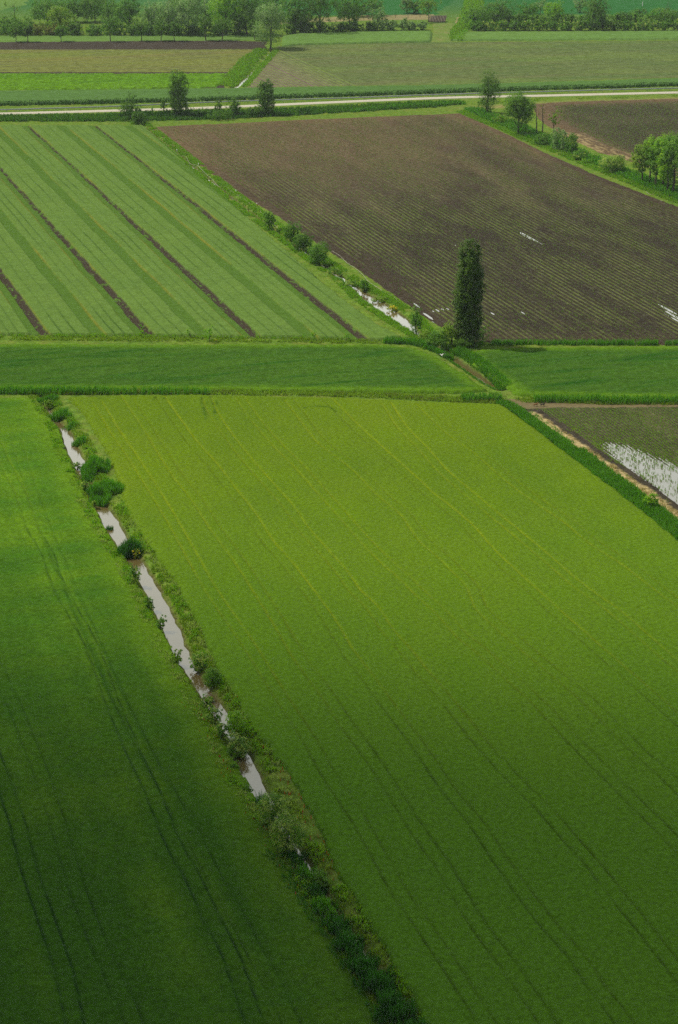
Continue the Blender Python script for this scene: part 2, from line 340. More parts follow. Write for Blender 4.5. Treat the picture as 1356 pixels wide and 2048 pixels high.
def z_center(u, v, x, y, s):
    d, side = rc(u, v)
    w_ = .17 + .05*vn(u/6, side*3.1, 8)
    rut = np.exp(-(d/np.maximum(w_, .12))**2)*(.75+.6*fbm(u/7, side*7.7, 15, 3))
    rut = np.maximum(rut*(.95+.5*vn(u/1.1, side*5.3, 24)), 0)
    mk, _ = pdist(np.stack([x, y], -1), MARKS[0]); 
    for q_ in MARKS[1:]: mk = np.minimum(mk, pdist(np.stack([x, y], -1), q_)[0])
    mk = np.exp(-(mk/.38)**2)*(.42+.9*fbm(x/1.5, y/1.5, 25, 2))
    big = .09*fbm(u/30, v/9, 4, 3)
    z = H_W + big + .05*vn(u/.9, v/.45, 2) + .08*(hsh(np.round(u*4), np.round(v*4), 3)-.5) + .05*(fbm(u/3, v/1.2, 6, 2))
    z = z*(.55+.45*sstep(s, 0, 1.2)) - .22*np.clip(rut, 0, 1)
    yel = np.clip(sstep(y, 235, 330), 0.12, 1)*np.where(side % 2 == 0, 1, .75)*(.45+.55*sstep(np.sin(side*2.3)+.9, 0, 1))
    rut = np.clip(rut, 0, 1)
    return z, {'rut': np.clip(rut*yel*.55, 0, 1), 'rutd': np.clip(rut*(1-yel)*.95+mk, 0, 1), 'young': (1-sstep(y, 215, 400))*.75}  # near tone: partly greener crop, partly shade put into the colour
C_POLY = [(138,792),(250,788),(400,787),(700,793),(850,800),(1003,805),(1060,845),(1110,884),(1240,980),(1330,1050),(1450,1150),(1750,1400),(1750,2300),(1030,2400),(945,2200),(858,2048),(775,1900),(715,1800),(660,1700),(625,1620),(580,1540),
          (521,1470),(476,1400),(436,1330),(396,1240),(356,1165),(313,1105),(274,1050),(249,1010),(240,960),(222,910),(190,860),(165,820)]
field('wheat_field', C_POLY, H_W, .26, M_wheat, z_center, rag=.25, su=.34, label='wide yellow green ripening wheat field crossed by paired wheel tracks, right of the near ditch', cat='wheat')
def z_left(u, v, x, y, s):
    d, side = rl(u, v)
    rut = np.exp(-(d/.14)**2)*(.8+.5*fbm(u/7, side*7.7, 16, 3))
    z = .5 + .10*fbm(u/30, v/6, 14, 3) + .06*vn(u/1.0, v/.5, 12) + .08*(hsh(np.round(u*4), np.round(v*4), 4)-.5)
    z = z*(.30+.70*sstep(s, 0, 5.0)) - .24*np.clip(rut, 0, 1)
    yel = sstep(y, 330, 380)
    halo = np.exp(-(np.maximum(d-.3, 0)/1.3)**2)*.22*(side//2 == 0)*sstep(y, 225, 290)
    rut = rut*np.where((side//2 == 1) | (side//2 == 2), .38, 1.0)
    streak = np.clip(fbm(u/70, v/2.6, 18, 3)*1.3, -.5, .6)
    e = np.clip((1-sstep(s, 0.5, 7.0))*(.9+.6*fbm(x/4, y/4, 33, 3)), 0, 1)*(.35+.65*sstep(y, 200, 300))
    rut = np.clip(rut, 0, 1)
    shade_tone = np.clip((1-sstep(y, 200, 380))*.85 + (1-sstep(x+.32*(y-200), -95, -20))*.35*sstep(430-y, 0, 150) + .42*fbm(u/22, v/9, 17, 4), 0, 1)  # painted shade: deeper towards the viewer and the left, broken by random mottling
    return z, {'rut': rut*yel*.35, 'rutd': np.clip(rut*(1-yel)*1.2, 0, 1), 'edge': np.clip(np.maximum(e*.75, halo*(.6+fbm(u/9, v/3, 19, 3)))+.12*np.clip(streak, 0, 1), 0, 1), 'young': np.clip(shade_tone-halo*.6-streak*.22, 0, 1)}
L_POLY = [(-400,792),(60,792),(85,815),(112,850),(124,880),(142,930),(172,990),(198,1035),(226,1085),(254,1135),(282,1190),(314,1245),(349,1310),(386,1375),(406,1415),(434,1465),(476,1530),(509,1590),(545,1665),(585,1725),(630,1810),
          (680,1890),(730,1970),(785,2060),(960,2400),(-400,2400)]
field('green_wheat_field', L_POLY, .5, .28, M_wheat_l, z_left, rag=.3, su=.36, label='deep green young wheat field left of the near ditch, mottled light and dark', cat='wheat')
def z_strip(u, v, x, y, s):
    z = .55 + .16*vn(x/22, y/1.5, 41) + .10*vn(x/9, y/.9, 42) + .12*(hsh(np.round(u*3), np.round(v*3), 5)-.5)
    return z*(.55+.45*sstep(s, 0, 1.0)), {'edge': np.clip((1-sstep(s, .5, 5))*.9, 0, 1)}
field('strip_wheat_field', [(-400,686),(300,687),(770,688),(830,694),(880,716),(935,750),(972,777),(930,782),(600,780),(-400,775)], .55, .36, M_strip, z_strip, rag=.3,
      label='long narrow strip of dark green wheat between the striped plot and the wheat below', cat='wheat')
field('wheat_plot', [(925,704),(965,697),(1010,694),(1356,691),(1750,690),(1750,798),(1356,797),(1040,788),(985,752),(945,722)], .55, .36, M_strip, z_strip, rag=.3,
      label='green wheat strip right of the ditch, below the ploughed field', cat='wheat')

# striped bed field: light beds, darker green bands, bare soil strips running away from the viewer
bu, bv = to_uv(G(np.array([92, 300, 512, 715.]), np.array([668.]*4)))
per = float(np.mean(np.diff(bv))); v0 = float(bv[2])
DIRB = to_uv(G(np.array([512., 62.]), np.array([668., 256.])))          # the true run of one soil strip
slope = (DIRB[1][1]-DIRB[1][0])/(DIRB[0][1]-DIRB[0][0]); ub = DIRB[0][0]
def z_beds(u, v, x, y, s):
    vv = v - v0 - slope*(u-ub) + .35*fbm(u/18, v/60, 51, 2)
    q = vv/per; n = np.floor(q); f = (q-n)*per                           # metres right of a soil strip's right edge
    f = f
    far_ = sstep(u, ub, ub+260)
    sw = np.where(n.astype(int) == 1, .9, 1.0)*(2.1-1.2*far_)           # soil strip width, narrower far away
    soil = f > per - sw
    green2 = (~soil) & (f > per-sw-2.1)
    green1 = (f > per*.40) & (f < per*.40+3.2)
    light = ~(soil | green1 | green2)
    z = np.where(light, .62, np.where(soil, .07, .36)) + .05*vn(u/1.2, v/.6, 52) + .07*(hsh(np.round(u*3), np.round(v*3), 7)-.5)
    sub = np.minimum.reduce([np.abs(f-c) for c in (per*.13, per*.265, per*.40+3.2+2.1, per*.40+3.2+4.3)])
    dk = np.exp(-(sub/.2)**2)*np.clip(.55+.7*fbm(u/30, n*9, 53, 2)+.3*vn(u/2, n*4, 56), 0, 1); z = z - .13*dk*light
    ed = np.minimum.reduce([np.abs(f-.05), np.abs(f-per*.40-3.2), np.abs(f-(per-sw-2.1))])
    gd = np.exp(-(ed/.28)**2)*np.clip(.22+.9*fbm(u/35, n*5+np.round(f/3)*7, 54, 3)+.4*vn(u/2, n*5, 57), 0, 1)
    weeds = soil*(fbm(u/1.5, v/.5, 55, 3) > .12+.22*(1-far_))
    z = z + weeds*.2
    return z, {'green': (green1 | green2)*1.0*(.7+.3*sstep(s, 0, 2)) + weeds*.9, 'dark': np.clip(dk, 0, 1)*light, 'gold': gd*.8, 'soil': soil*(1.0-weeds)}
B_POLY = [(-400,250),(285,250),(330,290),(400,352),(470,412),(540,474),(610,534),(680,594),(750,646),(800,672),(770,678),(600,673),(300,669),(-400,664)]
field('bed_field', B_POLY, .5, .26, M_beds, z_beds, rag=.2, su=.7, label='pale green striped field of long crop beds divided by dark bare soil strips', cat='crop field')

# ploughed fields with ridges; water stands where the soil dips
def dips(x, y, L_):
    r = np.zeros(x.shape)
    for px, py, lu, lv, dp in L_:
        cx, cy = g(px, py, .1); du = (x-cx)*UX+(y-cy)*UY; dv = (x-cx)*VX+(y-cy)*VY
        r = r + dp*np.exp(-(du/lu)**2-(dv/lv)**2)
    return r
DIP_A = [(1062,477,12,.7,.15),(1050,471,4,.6,.13),(1336,620,9,1.0,.15),(1352,638,9,.8,.12),(832,610,5,.6,.15),(858,632,6,.6,.16),(1042,626,3,1.6,.12),(872,622,3,1.2,.12),(893,618,2,2,.11),(985,627,2,1.5,.11),(960,612,2,1,.11)]
_r = random.Random(4)
for _ in range(5): DIP_A.append((_r.uniform(760, 1400), _r.uniform(470, 668), _r.uniform(1.2, 4), _r.uniform(.25, .42), _r.uniform(.11, .13)))
DIP_A = [d_ for d_ in DIP_A if d_[1] > 600 or d_[0] > 640+(d_[1]-490)*1.2+60]
DIP_B = [(1298,936,14,3.7,.20),(1385,985,17,5.6,.23),(1240,905,6,2,.14),(1335,1000,7,1.2,.12),(1450,1060,20,9,.2)]
def z_plough(u, v, x, y, s):
    rid = .035*np.cos(v*2*math.pi/1.48)
    z = .15 + rid + .03*vn(u/.8, v/.8, 61) + .04*fbm(u/12, v/1.5, 62, 3) - dips(x, y, DIP_A)
    wet = sstep(fbm(u/45, v/9, 63, 3)*.55 + sstep(-y, -740, -540)*.62 + .25*sstep(x, -20, 60) - .25, -.3, .5)
    pale = sstep(y, 560, 760)*.75*(1-sstep(x, -20, 110)*.5) + (fbm(u/9, v/1.0, 64, 3) > .45)*.35 + (1-sstep(s, 1, 14))*.35
    q = v/1.48; dq = np.abs(q-np.round(q))*1.48
    row = np.exp(-(dq/.24)**2)*np.clip(.55+1.5*fbm(u/22, v/7, 101, 3)+.8*vn(u/2.5, np.round(q)*3.1, 105), 0, 1)*(s > 3)
    return z, {'wet': np.clip(wet, 0, 1)*.9, 'pale': np.clip(pale*(1-wet*.6), 0, 1)*.9, 'straw': (s*0), 'row': np.clip(row*.8*(1-.45*sstep(y, 600, 720)), 0, 1)}
P_POLY = [(300,254),(600,240),(760,233),(920,227),(1000,262),(1100,310),(1200,354),(1356,414),(1750,575),(1750,692),(1356,687),(960,684),(900,664),(850,634),(780,582),(700,527),(640,490),(560,435),(480,385),(400,330),(340,285)]
soilA = field('ploughed_soil', P_POLY, .1, .24, M_soil, z_plough, rag=.25, su=1.2, kind='structure')
wp = G(np.array([560,1750,1750,780.]), np.array([445,560,700,700.]), .07)
def sheet(name, W, z, mat, kind='structure'):
    return tag(mesh(name, np.c_[W, np.full(len(W), z)], [tuple(range(len(W)))], mat), kind=kind)
M_pud = water_mat('puddle_water', (.11, .10, .07), .006, .75)
def puddle(px, py, lu, lv, z):
    cx, cy = g(px, py, .1); a = np.linspace(0, 2*math.pi, 24, endpoint=False)
    du = np.cos(a)*lu*1.9; dv = np.sin(a)*lv*1.9
    W = np.stack([cx+du*UX+dv*VX, cy+du*UY+dv*VY], -1); return W
for i, (px, py, lu, lv, dp) in enumerate(DIP_A): sheet('puddle_water', puddle(px, py, lu, lv, 0), .030+.0006*i, M_pud)
for i, (px, py, lu, lv, dp) in enumerate(DIP_B): sheet('puddle_water', puddle(px, py, lu*.9, lv, 0), .045+.0006*i, M_pud)
sline = G(np.array([1062,1130,1200,1290,1356,1450.]), np.array([828,876,925,985,1037,1110.]), .1)
def z_soilB(u, v, x, y, s):
    rid = .035*np.cos(v*2*math.pi/.84)
    d, _ = pdist(np.stack([x, y], -1), sline)
    z = .15 + rid*(d > 3) + .05*vn(u/.5, v/.5, 71) + .05*fbm(u/9, v/1.2, 72, 3) - dips(x, y, DIP_B)*sstep(d, 2.6, 4)
    st = np.clip((1.9-d)/.6 + 1.6*fbm(x/1.3, y/1.3, 73, 3), 0, 1)*(d < 3)
    q = v/.84; rw = np.exp(-((np.abs(q-np.round(q))*.84)/.17)**2)*(d > 3.2)*.5*(dips(x, y, DIP_B) < .1)
    return z, {'wet': np.clip(.35+fbm(u/9, v/4, 74, 3), 0, 1), 'pale': (s*0), 'straw': st, 'row': rw}
SB_POLY = [(1050,818),(1100,815),(1356,813),(1750,811),(1900,1400),(1500,1150),(1356,1042),(1290,992),(1200,925),(1110,862)]
field('ploughed_soil', SB_POLY, .1, .20, M_soil, z_soilB, rag=.25, su=.5, kind='structure')
def z_rt(u, v, x, y, s):
    z = .15 + .04*np.cos(v*2*math.pi/1.9) + .04*vn(u/.8, v/.8, 81)
    st = ((1-sstep(s, 3, 11))*(fbm(u/3, v/.9, 83, 3) > .05)*.55) * (y < 760)
    return z, {'wet': np.clip(.25+.9*fbm(u/20, v/10, 82, 3), 0, 1), 'pale': (1-sstep(s, 2, 16))*.9, 'straw': np.clip(st, 0, 1)}
RT_POLY = [(1062,208),(1140,203),(1356,197),(1750,195),(1750,520),(1356,352),(1290,330),(1200,305),(1130,272),(1080,240)]
field('ploughed_soil', RT_POLY, .1, .5, M_soil, z_rt, rag=.3, su=1.2, kind='structure')
def z_flat(h, amp=.08, atts=None, ss=1.0):
    def f(u, v, x, y, s):
        z = h + amp*vn(x/2.5/ss, y/1.2/ss, 91) + amp*(hsh(np.round(x/ss), np.round(y/ss), 9)-.5)
        return z, ({k: np.zeros(len(x))+c for k, c in atts.items()} if atts else None)
    return f
# track beyond the cross hedge
field('track', [(1000,797),(1100,803),(1356,806),(1750,808),(1750,817),(1356,815),(1060,818),(1035,810)], .05, .4, M_track, z_flat(.06, .02), rag=.15, kind='structure')

# upper plain
M_mix = field_mat('young_crop_rows', (.125, .160, .032), (.150, .143, .044), fine=1.1, finek=.35, stretch=(.08, 1), big=.06, c3=(.090, .105, .048), bump=.15)
M_mixr = field_mat('sprouting_rows', (.085, .128, .037), (.110, .123, .048), fine=1.0, finek=.35, stretch=(.08, 1), big=.07, c3=(.075, .120, .035), bump=.15, masks=(('gr', (.14, .20, .04)), ('br', (.145, .115, .085))))
M_bright = field_mat('bright_crop', (.095, .205, .009), (.070, .168, .010), fine=1.2, finek=.45, big=.09, stretch=(.15, 1), bump=.3)
M_blue = field_mat('bluish_wheat', (.078, .155, .036), (.066, .135, .032), fine=1.2, finek=.2, stretch=(.1, 1), big=.05, bump=.2)
M_far = field_mat('far_green', (.022, .105, .024), (.028, .115, .028), fine=.6, finek=.15, big=.01, bump=.2)
M_farp = field_mat('far_pale_green', (.108, .195, .040), (.093, .178, .040), fine=.8, finek=.2, big=.03, stretch=(.1, 1), bump=.2)
M_dark = field_mat('dark_earth', (.048, .041, .031), (.057, .048, .036), fine=1, finek=.25, big=.05, bump=.1, masks=(('pale', (.16, .14, .10)),))
M_tan = field_mat('dry_grass', (.24, .20, .10), (.17, .17, .07), fine=1, finek=.25, big=.08, bump=.1)
M_lane = field_mat('mown_grass', (.125, .185, .035), (.10, .17, .035), fine=1, finek=.2, big=.06, bump=.1, c3=(.19, .17, .07))
field('dark_soil', [(-400,84),(0,84),(440,81),(533,83),(528,97),(300,98),(-400,99)], .08, 1.0, M_dark, z_flat(.10, .04, {'pale': 0}), rag=.3, kind='structure')
field('dark_soil', [(-400,98.5),(527,97.5),(490,130),(447,175.5),(-400,181)], .05, 1.0, M_dark, z_flat(.06, .02, {'pale': 0}), rag=.2, kind='structure')
def z_mix(u, v, x, y, s):
    z = .16+.08*vn(x/6, y/1.0, 92)
    return z, None
field('sparse_crop_field', [(-400,99),(0,99),(518,98.5),(492,121),(467,144),(-400,144)], .15, .8, M_mix, z_mix, rag=.3, label='tan and green thin crop field below the dark earth strip, upper left', cat='crop field')
field('bright_crop_field', [(-400,145),(452,147),(449,155),(434,173.5),(0,179),(-400,181)], .4, .6, M_bright, z_flat(.42, .35, None, .8), rag=1.1, label='bright green leafy crop strip in the upper left beside dark soil', cat='crop field')
def z_mr(u, v, x, y, s):
    cx, cy = g(525, 130, .1); e = (x-cx)*VX+(y-cy)*VY
    row = (np.cos(e*2*math.pi/2.2) > .55)*(e < 22)*(e > -30)
    z = .12+.06*vn(x/5, y/1.0, 93)+row*.15
    patch = sstep(fbm(x/30, y/12, 94, 3), .0, .35)
    return z, {'gr': np.clip(row*.9+.25*patch, 0, 1), 'br': np.clip((1-sstep(e, 2, 24))*.9, 0, 1)*(1-row)}
field('sprouting_field', [(494,174.5),(520,142),(556,92),(700,87),(860,84.5),(1356,81),(1750,78),(1750,145),(1356,154.5),(900,168)], .1, .7, M_mixr, z_mr, rag=.3, label='wide olive field of sprouting rows in the upper right', cat='crop field')
field('bluish_wheat_field', [(-400,184),(0,181),(440,176),(900,169),(1356,156),(1750,146),(1750,158),(1356,167),(900,181),(440,195),(0,206),(-400,213)], .7, .8, M_blue, z_flat(.7, .12), rag=.4,
      label='long bluish green wheat band running above the pale road', cat='wheat')
field('far_wheat_plot', [(567,71),(600,66),(700,63),(860,61),(864,64),(860,81),(700,84.5),(600,87),(566,90)], .9, .8, M_farp, z_flat(.9, .1), rag=.2, label='pale green wheat plot in front of the dark hedge, left of the grass lane', cat='wheat')
field('far_wheat_plot', [(918,63),(1356,61),(1750,60),(1750,74),(1356,76),(1000,78.5),(903,79)], .7, 1.0, M_farp, z_flat(.7, .1), rag=.4, label='pale green wheat plot in front of the cream flowered hedge, upper right', cat='wheat')
field('verge_grass', [(-400,71),(0,71),(300,69.5),(520,68),(525,80),(300,82),(0,84),(-400,85)], .1, 1.0, M_farp, z_flat(.12, .08), rag=.3, label='pale green mown strip under the row of small round trees', cat='grass')
field('grass_lane', [(866,46),(905,46),(925,60),(905,84),(862,84.5),(866,64)], .1, .8, M_lane, z_flat(.1, .05), rag=.3, label='yellowish mown grass lane between the two far wheat plots', cat='grass')
field('dry_strip', [(560,40),(715,31),(868,28),(868,38),(715,41),(560,48)], .1, 1.2, M_tan, z_flat(.1, .1), rag=.3, kind='structure')
def z_plot(u, v, x, y, s):
    row = (np.cos(x*2*math.pi/1.5+.0*y) > .3); return .12+row*.1, {'pale': row*.5}
field('dark_soil', [(862,31),(893,31),(890,43.5),(857,43.5)], .1, .4, M_dark, z_plot, rag=.1, kind='structure')
field('dark_soil', [(915,34),(925,34),(922,46),(911,46)], .1, .6, M_tan, z_flat(.1), rag=.3, kind='structure')
field('far_field', [(-700,-40),(90,-40),(45,8),(-100,40),(-700,44)], .4, 4, M_farp, z_flat(.4, .1, None, 4), rag=1, su=4, label='pale green field beyond the trees in the top left corner', cat='crop field')
field('far_field', [(930,-60),(1400,-60),(2200,-60),(2200,26),(1356,27),(975,26),(960,10)], .4, 4, M_far, z_flat(.4, .1, None, 4), rag=1, su=4, label='deep green field beyond the right hand hedge, top right', cat='crop field')
field('far_field', [(560,-60),(880,-60),(895,5),(868,26),(700,28),(540,30)], .4, 4, M_far, z_flat(.4, .1, None, 4), rag=1, su=4, label='deep green field behind the dry strip, top centre', cat='crop field')

# road and guard rail
rd = smoothline(G(np.array([-400, 0, 240, 440, 860, 1100, 1356, 1750.]), np.array([239, 227.5, 221, 214.5, 196.5, 191, 185, 177.])), 10)
def strip3(name, line, w_, z, mat):
    li = np.asarray(line); t = np.gradient(li, axis=0); t /= np.hypot(*t.T)[:, None]; n = np.stack([-t[:, 1], t[:, 0]], -1); k = len(li)
    prof = [(-w_-.7, z-.12), (-w_, z), (0, z+.05), (w_, z), (w_+.7, z-.12)]
    Vv = np.concatenate([np.c_[li+n*a, np.full(k, h)] for a, h in prof]); F = []
    for j in range(4): F += [(j*k+i, j*k+i+1, (j+1)*k+i+1, (j+1)*k+i) for i in range(k-1)]
    return mesh(name, Vv, F, mat)
tag(strip3('road', rd, 1.9, .14, M_road), kind='structure')
gl = smoothline(G(np.array([-400, 0, 230, 440, 700, 860, 1100, 1356, 1750.]), np.array([236, 223.5, 216.5, 207.5, 199.5, 193.5, 186.5, 179.8, 172.])), 12)
gr_root = bpy.data.objects.new('guard_rail', None); col.objects.link(gr_root); gr_root.location = (gl[40][0], gl[40][1], 0)
tag(gr_root, 'long low grey steel guard rail running along the far side of the pale road', 'guard rail')
off = np.array([gl[40][0], gl[40][1], 0])
t = np.gradient(gl, axis=0); t /= np.hypot(*t.T)[:, None]; nn = np.stack([-t[:, 1], t[:, 0]], -1)
if nn[0, 1] > 0: nn = -nn
prof = [(-.02, .42), (.10, .50), (.04, .62), (.10, .76), (-.02, .86), (-.09, .86), (-.09, .42)]
k = len(gl); Vv = np.concatenate([np.c_[gl+nn*a, np.full(k, h+.1)] for a, h in prof])-off; F = []
for j in range(len(prof)):
    j2 = (j+1) % len(prof); F += [(j*k+i, j*k+i+1, j2*k+i+1, j2*k+i) for i in range(k-1)]
mesh('rail', Vv, F, M_metal, gr_root)
Lc = np.r_[0, np.cumsum(np.hypot(*np.diff(gl, axis=0).T))]
pm = None
for q in np.arange(2, Lc[-1]-1, Lc[-1]/92):
    p = np.array([np.interp(q, Lc, gl[:, 0]), np.interp(q, Lc, gl[:, 1])])
    if pm is None:
        bmv = [(a, b, c) for c in (-.1, .9) for a, b in ((-.07, .0), (.07, 0), (.07, .14), (-.07, .14))]
        po = mesh('post', bmv, [(0,1,2,3),(7,6,5,4),(0,4,5,1),(1,5,6,2),(2,6,7,3),(3,7,4,0)], M_metal, gr_root); pm = po.data
    else:
        po = bpy.data.objects.new('post', pm); col.objects.link(po); po.parent = gr_root
    po.location = (p[0]-off[0], p[1]-off[1]+.06, 0)

# ------------------------------------------------------------------ grasses, reeds and seedlings (nobody could count them)
L_grass = leaf_mat('grass_blade', (.17, .25, .026), (.30, .36, .040), .5, .25)
L_bright = leaf_mat('lush_grass_blade', (.15, .30, .018), (.26, .36, .028), .5, .2)
L_reed = leaf_mat('reed_blade', (.070, .205, .018), (.150, .300, .026), .5, .3)
L_dreed = leaf_mat('dark_reed_blade', (.034, .115, .022), (.070, .175, .030), .45, .6)
L_dry = leaf_mat('straw_blade', (.42, .32, .16), (.55, .42, .22), .2, .5)
L_yel = leaf_mat('yellow_flower', (.42, .38, .02), (.55, .48, .03), .2, .5)
L_seed = leaf_mat('seedling_leaf', (.125, .225, .018), (.20, .29, .03), .3, .5)
L_seedp = leaf_mat('small_seedling_leaf', (.16, .19, .07), (.22, .24, .09), .45, .5)
def blades(name, B, hgt, wd, mat, label=None, cat=None, lean=.35, per=3, kind='stuff', parent=None):
    n = len(B); B = np.repeat(B, per, 0); n = len(B)
    a = rng.uniform(0, 2*math.pi, n); h = np.repeat(hgt, per)*rng.uniform(.6, 1.15, n) if np.ndim(hgt) else hgt*rng.uniform(.55, 1.2, n)
    w_ = wd*rng.uniform(.7, 1.3, n); B = B + np.c_[rng.normal(0, wd*.8, n), rng.normal(0, wd*.8, n), np.zeros(n)]
    dx = np.cos(a)*w_/2; dy = np.sin(a)*w_/2; la = rng.uniform(0, 2*math.pi, n); lr = h*lean*rng.uniform(0, 1, n)
    v0_ = B+np.c_[dx, dy, np.zeros(n)-.05]; v1_ = B-np.c_[dx, dy, np.zeros(n)+.05]
    top = B+np.c_[np.cos(la)*lr, np.sin(la)*lr, h]
    v2_ = top-np.c_[dx, dy, np.zeros(n)]*.45; v3_ = top+np.c_[dx, dy, np.zeros(n)]*.45
    Vv = np.stack([v0_, v1_, v2_, v3_], 1).reshape(-1, 3); F = np.arange(4*n).reshape(-1, 4)
    o = mesh(name, Vv, F, mat, parent, attrs={'rnd': np.repeat(rng.uniform(0, 1, n), 4)})
    return tag(o, label, cat, kind=kind) if kind else o
def along(pts, half, dens, z=0.0, bias=0):
    """random points along a pixel polyline, within half metres either side"""
    W = G(np.array(pts, float)[:, 0], np.array(pts, float)[:, 1], z); hw = np.broadcast_to(np.asarray(half, float), (len(W),))
    out_ = []
    for i in range(len(W)-1):
        L_ = np.hypot(*(W[i+1]-W[i])); n = int(L_*(hw[i]+hw[i+1])*dens); t_ = rng.uniform(0, 1, n); d_ = (W[i+1]-W[i])/L_; nr = np.array([-d_[1], d_[0]])
        w2 = hw[i]*(1-t_)+hw[i+1]*t_; e = rng.uniform(-1, 1, n)*w2 + w2*.25*vn(t_*L_/2, t_*0+i, 3)
        out_.append(W[i]+t_[:, None]*(W[i+1]-W[i])+e[:, None]*nr)
    P_ = np.concatenate(out_); return np.c_[P_, zg(P_)]
def patchy(B, sc_=3.0, thr=0.0, s=5): return B[fbm(B[:, 0]/sc_, B[:, 1]/sc_, s, 3) > thr]
def bank(D, inner, outer, dens, side=None, y0=None, y1=None):
    a = np.array(D, float)
    if y0 is not None: a = a[(a[:, 1] >= y0) & (a[:, 1] <= y1)]
    W = G(a[:, 0], a[:, 1], -.7); out_ = []
    for i in range(len(W)-1):
        L_ = np.hypot(*(W[i+1]-W[i])); n = int(L_*(outer-inner)*dens*2); t_ = rng.uniform(0, 1, n); d_ = (W[i+1]-W[i])/L_; nr = np.array([-d_[1], d_[0]])
        wd = a[i, 2]*(1-t_)+a[i+1, 2]*t_; sg = rng.choice([-1, 1], n) if side is None else np.full(n, side)
        e = sg*(wd+inner+rng.uniform(0, 1, n)*(outer-inner)); out_.append(W[i]+t_[:, None]*(W[i+1]-W[i])+e[:, None]*nr)
    P_ = np.concatenate(out_); z = zg(P_); B = np.c_[P_, z]; return B[z > -.68]
B = bank(D1, .15, 2.6, 11)
blades('bank_grass', patchy(B, 2.2, -.12, 6), .38, .13, L_grass, 'mixed green grass lining the banks of the near ditch', 'grass', per=3)
B = bank(D1, .9, 2.8, 5, None, 1000, 1700)
blades('pale_tufts', patchy(B, 1.6, .12, 61), .55, .17, leaf_mat('pale_tuft_blade', (.30, .34, .10), (.42, .45, .16), .45, .4), 'pale cream grass tufts dotted along the near ditch banks', 'grass', per=4)
B = bank(D1, .6, 2.4, 9)
blades('bank_weeds', patchy(B, 3.0, .10, 8), .55, .2, L_bright, 'lush light green weeds in patches on the near ditch banks', 'weeds', per=4)
B = bank(D2, .1, 3.0, 10, None, 240, 705)
blades('bank_grass', patchy(B, 3, -.15, 9), .5, .16, L_bright, 'bright green grass along the ditch beside the striped field', 'grass', per=3)
B = bank(D2, .3, 1.2, 12, None, 700, 800)
blades('ditch_reeds', B, .45, .12, L_reed, 'green reeds along the brown ditch crossing between the wheat strips', 'reeds', per=3)
B = along([(912,702),(935,712),(962,730),(990,755),(1012,776)], 1.5, 12)
blades('ditch_reeds', B, 1.2, .13, L_reed, 'taller reed belt on the right bank of the brown crossing ditch', 'reeds', per=3)
# grass margins
B = along([(-300,674),(0,676),(300,679),(600,681),(770,684)], 1.9, 7)
blades('margin_grass', patchy(B, 3, -.3, 10), .45, .18, L_grass, 'rough grass margin below the striped field', 'grass')
B = along([(-300,672),(0,672),(300,674),(600,676),(800,680)], 1.3, 5)
blades('margin_weeds', patchy(B, 3, .0, 11), .6, .22, L_bright, 'light green weeds dotted along the margin below the striped field', 'weeds')
B = along([(-300,678),(0,678),(300,681),(700,684)], .9, 5)
blades('yellow_flowers', patchy(B, 4, .22, 12), .4, .14, L_yel, 'small yellow wildflowers along the margin below the striped field', 'flowers')
B = along([(770,684),(830,688),(870,700),(900,716)], 1.4, 14); blades('reed_fringe', B, 1.2, .14, L_reed, 'reed fringe at the right end of the dark green wheat strip', 'reeds')
B = along([(960,688),(1010,689),(1200,689),(1356,689),(1750,690)], .9, 11); blades('reed_fringe', patchy(B, 3, -.2, 13), 1.1, .14, L_reed, 'reed fringe between the ploughed field and the right hand wheat strip', 'reeds')
XH = [(-300,779),(0,782),(150,786),(300,783),(500,786),(700,789),(850,796),(930,800),(1003,803),(1100,801),(1200,805),(1356,806),(1750,808)]
B = along(XH, 1.9, 9); blades('cross_hedge_grass', B, .55, .15, L_grass, 'yellowish grass of the cross ditch line above the ripening wheat', 'grass')
B = along(XH, 1.3, 7); blades('cross_hedge_weeds', patchy(B, 4, .05, 14), .6, .16, leaf_mat('pale_herb', (.19, .22, .05), (.27, .29, .08), .35, .3), 'pale flowering herbs along the cross ditch line', 'weeds')
for x0, x1, y_, lab in ((925, 1003, 799, 'dark green tall reeds beside the crossing ditch mouth'), (1068, 1200, 802, 'tall reeds on the cross ditch above the muddy track'), (1200, 1700, 805, 'reed belt on the cross ditch above the brown rows'), (-100, 215, 785, 'tall reeds on the cross ditch at far left'), (215, 420, 786, 'sparse reeds on the cross ditch above the faint wheel tracks')):
    B = along([(x0, y_), (x1, y_+1)], 1.5, 9 if lab[0] != 's' else 4); blades('reed_belt', B, 1.35, .15, L_reed, lab, 'reeds')
RB = [(1012,806),(1040,824),(1080,853),(1160,915),(1260,990),(1356,1068),(1500,1185),(1700,1350)]
B = along(RB, 2.2, 26); blades('reed_belt', B, .95, .12, L_reed, 'long diagonal belt of green reeds between ripening wheat and brown rows', 'reeds', per=3, lean=.3)
B = along([(1062,826),(1130,872),(1200,921),(1290,984),(1356,1034),(1450,1110)], 1.1, 14); blades('dry_grass', patchy(B, 2, -.1, 15), .35, .15, L_dry, 'straw coloured dry grass along the edge of the brown rows', 'dry grass')
B = along([(1100,835),(1180,880),(1230,920),(1290,970),(1340,1015)], 1.6, 3); blades('soil_weeds', patchy(B, 2, .05, 16), .3, .2, L_grass, 'scattered weeds on bare soil beside the flooded rows', 'weeds')
